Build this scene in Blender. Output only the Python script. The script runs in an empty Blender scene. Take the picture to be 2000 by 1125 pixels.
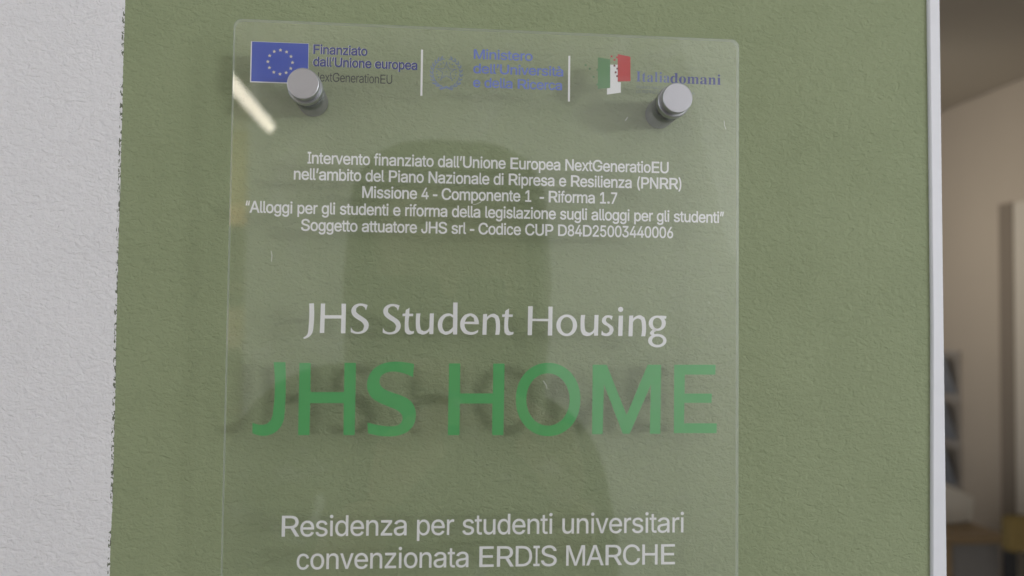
import bpy, bmesh, math, random
from mathutils import Vector, Matrix
from mathutils.geometry import delaunay_2d_cdt
random.seed(4)
SC = bpy.context.scene
COL = SC.collection
R = math.radians

# ------------------------------------------------------------------ camera
CAM_POS = Vector((-0.02228, -0.37128, 1.54966))
YAW, PITCH, ROLL = 0.08915, 0.03703, 0.01155
cy, sy, cp, sp = math.cos(YAW), math.sin(YAW), math.cos(PITCH), math.sin(PITCH)
fw = Vector((sy * cp, cy * cp, sp)); rt = Vector((cy, -sy, 0)); up = rt.cross(fw)
c_, s_ = math.cos(ROLL), math.sin(ROLL)
rt, up = c_ * rt + s_ * up, -s_ * rt + c_ * up
cam = bpy.data.cameras.new('camera'); camo = bpy.data.objects.new('camera', cam); COL.objects.link(camo)
camo.matrix_world = Matrix(((rt.x, up.x, -fw.x, CAM_POS.x), (rt.y, up.y, -fw.y, CAM_POS.y), (rt.z, up.z, -fw.z, CAM_POS.z), (0, 0, 0, 1)))
cam.sensor_width = 36.0; cam.lens = 1675.8 / 2000 * 36
cam.clip_start = 0.01; cam.clip_end = 60
cam.dof.use_dof = True; cam.dof.focus_distance = 0.353; cam.dof.aperture_fstop = 8
SC.camera = camo
SC.view_settings.view_transform = 'Standard'; SC.view_settings.look = 'None'
SC.view_settings.exposure = 0.12; SC.view_settings.gamma = 1.0; SC.view_settings.use_curve_mapping = False
SC.cycles.filter_width = 1.5
SC.cycles.max_bounces = 10; SC.cycles.transparent_max_bounces = 16

# ------------------------------------------------------------------ world (added even ambient fill), lamps and added fills
w = bpy.data.worlds.new('World'); SC.world = w; w.use_nodes = True
bg = w.node_tree.nodes['Background']; bg.inputs[0].default_value = (0.88, 0.91, 1.0, 1); bg.inputs[1].default_value = 1.12

def area(name, loc, target, sx, syz, power, col):
    l = bpy.data.lights.new(name, 'AREA'); l.shape = 'RECTANGLE'; l.size = sx; l.size_y = syz; l.energy = power; l.color = col
    o = bpy.data.objects.new(name, l); COL.objects.link(o); o.location = loc
    o.rotation_euler = (Vector(target) - Vector(loc)).to_track_quat('-Z', 'Y').to_euler(); return o
area('ceiling_lamp_left', (-2.2, -1.9, 2.70), (-0.3, 0, 1.2), 3.0, 2.2, 7.5, (1.0, 0.985, 0.985))
area('ceiling_lamp_right', (2.0, -1.9, 2.70), (0.2, 0, 1.2), 3.0, 2.0, 6.0, (0.97, 0.985, 1.0))
area('hall_fill', (2.2, -3.0, 2.62), (1.6, -4.0, 0.6), 1.2, 0.8, 24, (0.97, 0.985, 1.0))  # added fill without a fixture, brightens the back wall mirrored in the sheet
area('hall_ceiling_fill', (3.2, -3.2, 1.9), (1.2, -3.0, 2.65), 0.8, 0.3, 62, (0.97, 0.985, 1.0))  # added upward fill, lifts the hall ceiling as the sheet mirrors it
area('reception_fill', (0.7, 2.4, 1.95), (2.57, 3.55, 1.98), 0.5, 0.5, 3.2, (1.0, 0.94, 0.85)).data.spread = R(70)  # added wash hung in mid-room, shapes the bright middle of the reception wall
area('passage_fill', (-1.9, -5.6, 2.9), (-1.5, -6.3, 1.2), 0.4, 0.4, 24, (1.0, 0.84, 0.55))  # added warm fill so the passage wall and cartons show in the reflection

# ------------------------------------------------------------------ materials
def mat(name, col, rough=0.6, metal=0.0, noise=0.06, nscale=60, bump=0.0, bscale=400, spec=0.3, emit=None):
    m = bpy.data.materials.new(name); m.use_nodes = True; nt = m.node_tree; b = nt.nodes['Principled BSDF']
    b.inputs['Roughness'].default_value = rough; b.inputs['Metallic'].default_value = metal
    b.inputs['Specular IOR Level'].default_value = spec
    tc = nt.nodes.new('ShaderNodeTexCoord'); n = nt.nodes.new('ShaderNodeTexNoise'); n.inputs['Scale'].default_value = nscale; n.inputs['Detail'].default_value = 4
    nt.links.new(tc.outputs['Object'], n.inputs['Vector'])
    mx = nt.nodes.new('ShaderNodeMix'); mx.data_type = 'RGBA'
    mx.inputs[6].default_value = [c * (1 - noise) for c in col] + [1]; mx.inputs[7].default_value = [min(1, c * (1 + noise)) for c in col] + [1]
    nt.links.new(n.outputs['Fac'], mx.inputs[0]); nt.links.new(mx.outputs[2], b.inputs['Base Color'])
    if bump:
        n2 = nt.nodes.new('ShaderNodeTexNoise'); n2.inputs['Scale'].default_value = bscale; n2.inputs['Detail'].default_value = 3
        nt.links.new(tc.outputs['Object'], n2.inputs['Vector'])
        bp = nt.nodes.new('ShaderNodeBump'); bp.inputs['Strength'].default_value = 1; bp.inputs['Distance'].default_value = bump
        nt.links.new(n2.outputs['Fac'], bp.inputs['Height']); nt.links.new(bp.outputs['Normal'], b.inputs['Normal'])
    if emit:
        b.inputs['Emission Color'].default_value = (*emit[:3], 1); b.inputs['Emission Strength'].default_value = emit[3]
    return m

def wall_paint():
    """rough roller plaster, white left of a masked edge and sage green right of it"""
    m = bpy.data.materials.new('painted_plaster'); m.use_nodes = True; nt = m.node_tree; N = nt.nodes; L = nt.links.new
    b = N['Principled BSDF']; b.inputs['Roughness'].default_value = 0.62; b.inputs['Specular IOR Level'].default_value = 0.25
    tc = N.new('ShaderNodeTexCoord'); sep = N.new('ShaderNodeSeparateXYZ'); L(tc.outputs['Object'], sep.inputs[0])
    def math_(op, a, bb=None, clamp=False):
        n = N.new('ShaderNodeMath'); n.operation = op; n.use_clamp = clamp
        for i, v in enumerate((a, bb)):
            if v is None: continue
            if isinstance(v, (int, float)): n.inputs[i].default_value = v
            else: L(v, n.inputs[i])
        return n.outputs[0]
    def noise(scale, detail=3, rough=0.5, dist=0.0, vec=None):
        n = N.new('ShaderNodeTexNoise'); n.inputs['Scale'].default_value = scale; n.inputs['Detail'].default_value = detail
        n.inputs['Roughness'].default_value = rough; n.inputs['Distortion'].default_value = dist
        L(vec or tc.outputs['Object'], n.inputs['Vector']); return n.outputs['Fac']
    # masked paint edge: slow wander + crumbly detail
    ex = math_('ADD', sep.outputs['X'], 0.1543)
    ex = math_('ADD', ex, math_('MULTIPLY', math_('SUBTRACT', noise(16, 1), 0.5), 0.0018))
    ex = math_('ADD', ex, math_('MULTIPLY', math_('SUBTRACT', noise(750, 2), 0.5), 0.0008))
    green = math_('GREATER_THAN', ex, 0.0)
    # a bleed of darker paint just outside the tape line, broken into crumbs
    mp = N.new('ShaderNodeMapping'); mp.inputs['Scale'].default_value = (1.5, 1, 0.8); L(tc.outputs['Object'], mp.inputs[0])
    crumb = math_('GREATER_THAN', noise(620, 2, 0.6, 0.4, mp.outputs[0]), 0.53)
    band = math_('MULTIPLY', math_('GREATER_THAN', ex, -0.0010), math_('LESS_THAN', ex, 0.0001))
    bleed = math_('MULTIPLY', math_('MULTIPLY', crumb, band), math_('GREATER_THAN', noise(55, 1), 0.40))
    def mix(f, a, bcol):
        n = N.new('ShaderNodeMix'); n.data_type = 'RGBA'
        if isinstance(f, float): n.inputs[0].default_value = f
        else: L(f, n.inputs[0])
        for i, v in ((6, a), (7, bcol)):
            if isinstance(v, tuple): n.inputs[i].default_value = (*v, 1)
            else: L(v, n.inputs[i])
        return n.outputs[2]
    wcol = mix(noise(30, 4), WHITE_A, WHITE_B)
    gcol = mix(noise(26, 5, 0.6), GREEN_A, GREEN_B)
    col = mix(green, wcol, gcol); col = mix(bleed, col, (0.15, 0.165, 0.12)); L(col, b.inputs['Base Color'])
    # relief: roller stipple, a few sagging ridges, paint film step at the edge
    h = math_('MULTIPLY', noise(420, 3, 0.55, 0.6), 0.5)
    mp2 = N.new('ShaderNodeMapping'); mp2.inputs['Rotation'].default_value = (0, R(28), 0); mp2.inputs['Scale'].default_value = (1, 1, 1.6); L(tc.outputs['Object'], mp2.inputs[0])
    h = math_('ADD', h, math_('MULTIPLY', noise(290, 3, 0.6, 0.9, mp2.outputs[0]), 0.9))
    h = math_('ADD', h, math_('MULTIPLY', noise(1100, 2), 0.16))
    bp = N.new('ShaderNodeBump'); bp.inputs['Strength'].default_value = 1.0; bp.inputs['Distance'].default_value = BUMP
    L(h, bp.inputs['Height']); L(bp.outputs['Normal'], b.inputs['Normal'])
    return m

def acrylic_face():
    """clear acrylic seen face on: passes light straight, mirrors more towards grazing (both surfaces of the sheet)"""
    m = bpy.data.materials.new('clear_acrylic'); m.use_nodes = True; nt = m.node_tree; N = nt.nodes; L = nt.links.new
    N.remove(N['Principled BSDF']); out = N['Material Output']
    lw = N.new('ShaderNodeLayerWeight'); lw.inputs['Blend'].default_value = 0.5
    p = N.new('ShaderNodeMath'); p.operation = 'POWER'; p.inputs[1].default_value = 5; L(lw.outputs['Facing'], p.inputs[0])
    a = N.new('ShaderNodeMath'); a.operation = 'MULTIPLY_ADD'; a.inputs[1].default_value = 0.9; a.inputs[2].default_value = 0.068; L(p.outputs[0], a.inputs[0])
    t = N.new('ShaderNodeBsdfTransparent'); t.inputs[0].default_value = (0.985, 0.99, 0.985, 1)
    g = N.new('ShaderNodeBsdfGlossy'); g.inputs['Roughness'].default_value = 0.0; g.inputs[0].default_value = (1, 1, 1, 1)
    mx = N.new('ShaderNodeMixShader'); L(a.outputs[0], mx.inputs[0]); L(t.outputs[0], mx.inputs[1]); L(g.outputs[0], mx.inputs[2]); 
    # faint film of dust and wiping marks
    d = N.new('ShaderNodeBsdfDiffuse'); d.inputs[0].default_value = (0.8, 0.8, 0.8, 1)
    tc = N.new('ShaderNodeTexCoord'); n = N.new('ShaderNodeTexNoise'); n.inputs['Scale'].default_value = 26; n.inputs['Detail'].default_value = 5; n.inputs['Distortion'].default_value = 1.5; L(tc.outputs['Object'], n.inputs['Vector'])
    mr = N.new('ShaderNodeMapRange'); mr.inputs['From Min'].default_value = 0.56; mr.inputs['From Max'].default_value = 0.80; mr.inputs['To Min'].default_value = 0.014; mr.inputs['To Max'].default_value = 0.06; L(n.outputs['Fac'], mr.inputs['Value'])
    m2 = N.new('ShaderNodeMixShader'); L(mr.outputs[0], m2.inputs[0]); L(mx.outputs[0], m2.inputs[1]); L(d.outputs[0], m2.inputs[2]); L(m2.outputs[0], out.inputs[0])
    return m

def clear_mat(name, tint, dif, fac):
    m = bpy.data.materials.new(name); m.use_nodes = True; nt = m.node_tree; N = nt.nodes; L = nt.links.new
    N.remove(N['Principled BSDF']); out = N['Material Output']
    t = N.new('ShaderNodeBsdfTransparent'); t.inputs[0].default_value = (*tint, 1)
    d = N.new('ShaderNodeBsdfTranslucent'); d.inputs[0].default_value = (*dif, 1)
    d2 = N.new('ShaderNodeBsdfDiffuse'); d2.inputs[0].default_value = (*dif, 1)
    ad = N.new('ShaderNodeMixShader'); ad.inputs[0].default_value = 0.5; L(d.outputs[0], ad.inputs[1]); L(d2.outputs[0], ad.inputs[2])
    mx = N.new('ShaderNodeMixShader'); mx.inputs[0].default_value = fac; L(t.outputs[0], mx.inputs[1]); L(ad.outputs[0], mx.inputs[2]); L(mx.outputs[0], out.inputs[0]); return m

WHITE_A, WHITE_B = (0.74, 0.735, 0.755), (0.80, 0.795, 0.815)
GREEN_A, GREEN_B = (0.246, 0.292, 0.165), (0.310, 0.358, 0.214)
BUMP = 0.00095
M = {}
M['wall'] = wall_paint()
M['acrylic'] = acrylic_face()
M['back_skin'] = clear_mat('acrylic_back', (1, 1, 1), (0.8, 0.8, 0.8), 0.0)
M['edge'] = clear_mat('sawn_acrylic_edge', (0.9, 0.92, 0.9), (0.75, 0.8, 0.75), 0.30)
M['trim'] = mat('white_trim_paint', (0.76, 0.77, 0.81), 0.4, noise=0.02, nscale=200)
M['metal'] = mat('satin_aluminium', (0.44, 0.44, 0.465), 0.46, 0.8, noise=0.03, nscale=300)
M['metal_dark'] = mat('dull_aluminium', (0.22, 0.23, 0.225), 0.5, 0.6, noise=0.05, nscale=300)
M['metal_side'] = mat('turned_aluminium', (0.50, 0.51, 0.53), 0.38, 0.95, noise=0.03, nscale=300)
def ink(name, col, noise=0.03): return mat(name, col, 0.55, noise=noise, nscale=500, spec=0.15)
M['ink_white'] = ink('white_ink', (0.80, 0.80, 0.81))
M['ink_green'] = ink('green_ink', (0.10, 0.385, 0.13))
M['ink_blue'] = ink('blue_ink', (0.038, 0.048, 0.23))
M['ink_flag'] = ink('flag_blue_ink', (0.028, 0.072, 0.44))
M['ink_pale'] = ink('pale_blue_ink', (0.13, 0.19, 0.56))
M['ink_mid'] = ink('mid_blue_ink', (0.13, 0.165, 0.40))
M['ink_mid_grey'] = ink('slate_blue_ink', (0.175, 0.235, 0.40))
M['ink_emblem'] = ink('emblem_ink', (0.17, 0.225, 0.30))
M['ink_grey'] = ink('grey_ink', (0.17, 0.21, 0.22))
M['ink_dark'] = ink('dark_ink', (0.03, 0.033, 0.033))
M['ink_red'] = ink('red_ink', (0.50, 0.043, 0.042))
M['ink_darkred'] = ink('dark_red_ink', (0.17, 0.03, 0.035))
M['ink_flaggreen'] = ink('flag_green_ink', (0.11, 0.25, 0.105))
M['ink_star'] = ink('pale_gold_ink', (0.66, 0.63, 0.45))
M['scratch'] = mat('scratch', (0.8, 0.8, 0.78), 0.5)

# ------------------------------------------------------------------ object helpers
def link(o, parent=None):
    COL.objects.link(o)
    if parent: o.parent = parent
    return o
def empty(name, loc=(0, 0, 0)):
    o = bpy.data.objects.new(name, None); o.location = loc; o.empty_display_size = 0.02; return link(o)
def tag(o, label=None, cat=None, group=None, kind=None):
    for k, v in (('label', label), ('category', cat), ('group', group), ('kind', kind)):
        if v: o[k] = v
    return o
def mesh(name, bm, mats, parent=None, smooth=False):
    me = bpy.data.meshes.new(name); bm.normal_update(); bm.to_mesh(me); bm.free()
    for m in (mats if isinstance(mats, (list, tuple)) else [mats]): me.materials.append(m)
    if smooth:
        for p in me.polygons: p.use_smooth = True
    return link(bpy.data.objects.new(name, me), parent)
def box(bm, x0, x1, y0, y1, z0, z1, bev=0.0, mi=0):
    r = bmesh.ops.create_cube(bm, size=1.0); vs = r['verts']
    for v in vs:
        v.co = Vector((x0 + (v.co.x + .5) * (x1 - x0), y0 + (v.co.y + .5) * (y1 - y0), z0 + (v.co.z + .5) * (z1 - z0)))
    fs = set(f for v in vs for f in v.link_faces)
    for f in fs: f.material_index = mi
    if bev:
        es = list(set(e for v in vs for e in v.link_edges)); bmesh.ops.bevel(bm, geom=es, offset=bev, segments=2, affect='EDGES', profile=0.6)
    return bm
def boxo(name, b, m, parent=None, bev=0.0):
    bm = bmesh.new(); box(bm, *b, bev=bev); return mesh(name, bm, m, parent)
def lathe(name, prof, m, parent, seg=72, rim=None):
    """revolve (radius, y) round the y axis at the parent's origin"""
    bm = bmesh.new(); rings = []
    for r, y in prof:
        if r < 1e-7: rings.append([bm.verts.new((0, y, 0))])
        else: rings.append([bm.verts.new((r * math.cos(2 * math.pi * k / seg), y, r * math.sin(2 * math.pi * k / seg))) for k in range(seg)])
    for a, b in zip(rings, rings[1:]):
        for k in range(seg):
            k2 = (k + 1) % seg
            q = [a[k % len(a)], a[k2 % len(a)], b[k2 % len(b)], b[k % len(b)]]
            q = [v for i, v in enumerate(q) if v not in q[:i]]
            if len(q) > 2: bm.faces.new(q)
    bmesh.ops.recalc_face_normals(bm, faces=bm.faces)
    o = mesh(name, bm, [m, rim] if rim else m, parent, smooth=True)
    o.data.set_sharp_from_angle(angle=R(35))
    for q in o.data.polygons:
        if abs(q.normal.y) > .999: q.use_smooth = False
        elif rim: q.material_index = 1
    return o

# ------------------------------------------------------------------ the setting: wall, opening, rooms
def struct(o, label=None): return tag(o, label, kind='structure')
struct(boxo('sign_wall', (-1.3, 0.2022, 0, 0.132, 0, 3.0), M['wall']), 'roughly plastered wall painted white on one side and sage green on the other')
M['beige'] = mat('beige_paint', (0.40, 0.34, 0.265), 0.7, noise=0.04, nscale=3)
M['beige_dark'] = mat('taupe_paint', (0.48, 0.43, 0.35), 0.7, noise=0.04, nscale=3)
M['hall_white'] = mat('hall_white_paint', (0.78, 0.77, 0.76), 0.7, noise=0.02, nscale=3)
M['floor'] = mat('floor_tiles', (0.38, 0.36, 0.33), 0.4, noise=0.1, nscale=5)
struct(boxo('floor', (-5, 6.5, -7, 7, -0.1, 0), M['floor']))
struct(boxo('hall_ceiling', (-5, 6.5, -7, 0.13, 3.002, 3.1), M['hall_white']))
struct(boxo('reception_ceiling', (-5, 6.5, 0.134, 7, 2.655, 3.1), M['beige_dark']))
struct(boxo('hall_back_wall', (-1.09, 5, -4.75, -4.6, 0, 2.998), M['hall_white']))
M['olive'] = mat('olive_paint', (0.40, 0.35, 0.19), 0.7, noise=0.05, nscale=2)
struct(boxo('passage_wall', (-5, -1.0, -6.6, -6.45, 0, 2.998), M['olive']))
struct(boxo("reception_wall", (2.57, 2.72, 0.6, 6.9, 0, 2.65), M['beige']))
struct(boxo('reception_end_wall', (-1.3, 2.567, 6.3, 6.45, 0, 2.65), M['beige']))

# white corner bead closing the end of the wall
bm = bmesh.new()
prof = []
ZT, ZB = 2.995, 0.0
def xr(z): return 0.20625 + (1.70 - z) * 0.0056
rows = []
for z in (ZB, 0.7, 1.3, 1.44, 1.55, 1.70, ZT):
    a, b = 0.20135 + (0.0003 if abs(z - 1.55) < .02 else 0) - (0.0005 if z > 1.66 else 0) - (.0006 if z < 1.45 else 0), min(max(xr(z), 0.2055), 0.2088)
    rows.append([bm.verts.new(v) for v in ((a, 0.02, z), (a, -0.0012, z), (a + 0.0006, -0.0019, z), (b - 0.0005, -0.0019, z), (b - 0.0001, -0.0016, z), (b, -0.0004, z), (b, 0.131, z))])
for r0, r1 in zip(rows, rows[1:]):
    for k in range(len(r0) - 1): bm.faces.new((r0[k], r0[k + 1], r1[k + 1], r1[k]))
bmesh.ops.recalc_face_normals(bm, faces=bm.faces)
struct(mesh('corner_trim', bm, M['trim']), 'narrow white corner bead closing the right end of the green wall')

# ------------------------------------------------------------------ acrylic sign
ZP = 1.67                                   # top edge of the sheet
YF, YBK = -0.0205, -0.0166                  # front and back faces
sign = tag(empty('wall_sign', (0, YBK, ZP)), 'clear acrylic sheet printed with white and green lettering on the green wall', 'sign')
HW, HT, CR = 0.105, 0.297, 0.0034
def rrect(hw, top, bot, r, n=8):
    pts = []
    for cx_, cz_, a0 in ((hw - r, top - r, 0), (-hw + r, top - r, 90), (-hw + r, bot + r, 180), (hw - r, bot + r, 270)):
        for k in range(n + 1):
            a = R(a0 + 90 * k / n); pts.append((cx_ + r * math.cos(a), cz_ + r * math.sin(a)))
    return pts
bm = bmesh.new(); pts = rrect(HW, 0, -HT, CR); ch = 0.0003
pi = rrect(HW - ch, -ch, -HT + ch, CR - ch)
rings = [[bm.verts.new((x, y, z)) for x, z in P] for P, y in ((pi, YF - YBK), (pts, YF - YBK + ch), (pts, 0.0), )]
f = bm.faces.new(rings[0]); f.material_index = 0
f = bm.faces.new(list(reversed(rings[2]))); f.material_index = 1
for a, b in zip(rings, rings[1:]):
    for k in range(len(a)):
        f = bm.faces.new((a[k], b[k], b[(k + 1) % len(a)], a[(k + 1) % len(a)])); f.material_index = 2
bmesh.ops.recalc_face_normals(bm, faces=bm.faces)
mesh('acrylic_sheet', bm, [M['acrylic'], M['back_skin'], M['edge']], sign)

# ---- printing: flat ink layers on the back of the sheet (local x right, z up, in mm from the sheet's top centre)
PR = 0.00012
def flat(name, polys, m, parent=None, layer=0.0):
    """polys: [(outline mm points, ...holes)] -> one flat ink mesh, filled by Blender's 2D curve fill"""
    cu = bpy.data.curves.new(name, 'CURVE'); cu.dimensions = '2D'; cu.fill_mode = 'FRONT'
    for ring in polys:
        s = cu.splines.new('POLY'); s.points.add(len(ring) - 1); s.use_cyclic_u = True
        for p, (x, z) in zip(s.points, ring): p.co = (x * .001, z * .001, 0, 1)
    return from_curve(name, cu, m, parent, layer)
def from_curve(name, cu, m, parent, layer):
    o = bpy.data.objects.new('tmp', cu); COL.objects.link(o); bpy.context.view_layer.update()
    me = bpy.data.meshes.new_from_object(o.evaluated_get(bpy.context.evaluated_depsgraph_get()))
    bpy.data.objects.remove(o)
    for v in me.vertices: v.co = Vector((v.co.x, PR + layer, v.co.y))
    me.materials.clear(); me.materials.append(m); me.name = name
    return link(bpy.data.objects.new(name, me), parent or sign)
def smooth_ring(P, n=5, corner=33):
    out = []; N = len(P); P = [Vector(p) for p in P]
    def is_c(i):
        a = P[i] - P[i - 1]; b = P[(i + 1) % N] - P[i]
        return a.length < 1e-6 or b.length < 1e-6 or a.angle(b) > R(corner)
    C = [is_c(i) for i in range(N)]
    for i in range(N):
        j = (i + 1) % N; p0, p1 = P[i], P[j]; out.append(tuple(p0))
        if C[i] and C[j]: continue
        d = (p1 - p0).length
        def tan(k):
            a = P[k] - P[k - 1]; b = P[(k + 1) % N] - P[k]; return (a.normalized() + b.normalized()).normalized()
        t0 = tan(i) if not C[i] else None; t1 = tan(j) if not C[j] else None
        ch_ = (p1 - p0).normalized()
        if t0 is None: t0 = (2 * ch_ - t1).normalized()
        if t1 is None: t1 = (2 * ch_ - t0).normalized()
        for k in range(1, n):
            u = k / n; h00 = 2*u**3-3*u**2+1; h10 = u**3-2*u**2+u; h01 = -2*u**3+3*u**2; h11 = u**3-u**2
            out.append(tuple(h00*p0 + h10*d*t0 + h01*p1 + h11*d*t1))
    return out

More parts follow.
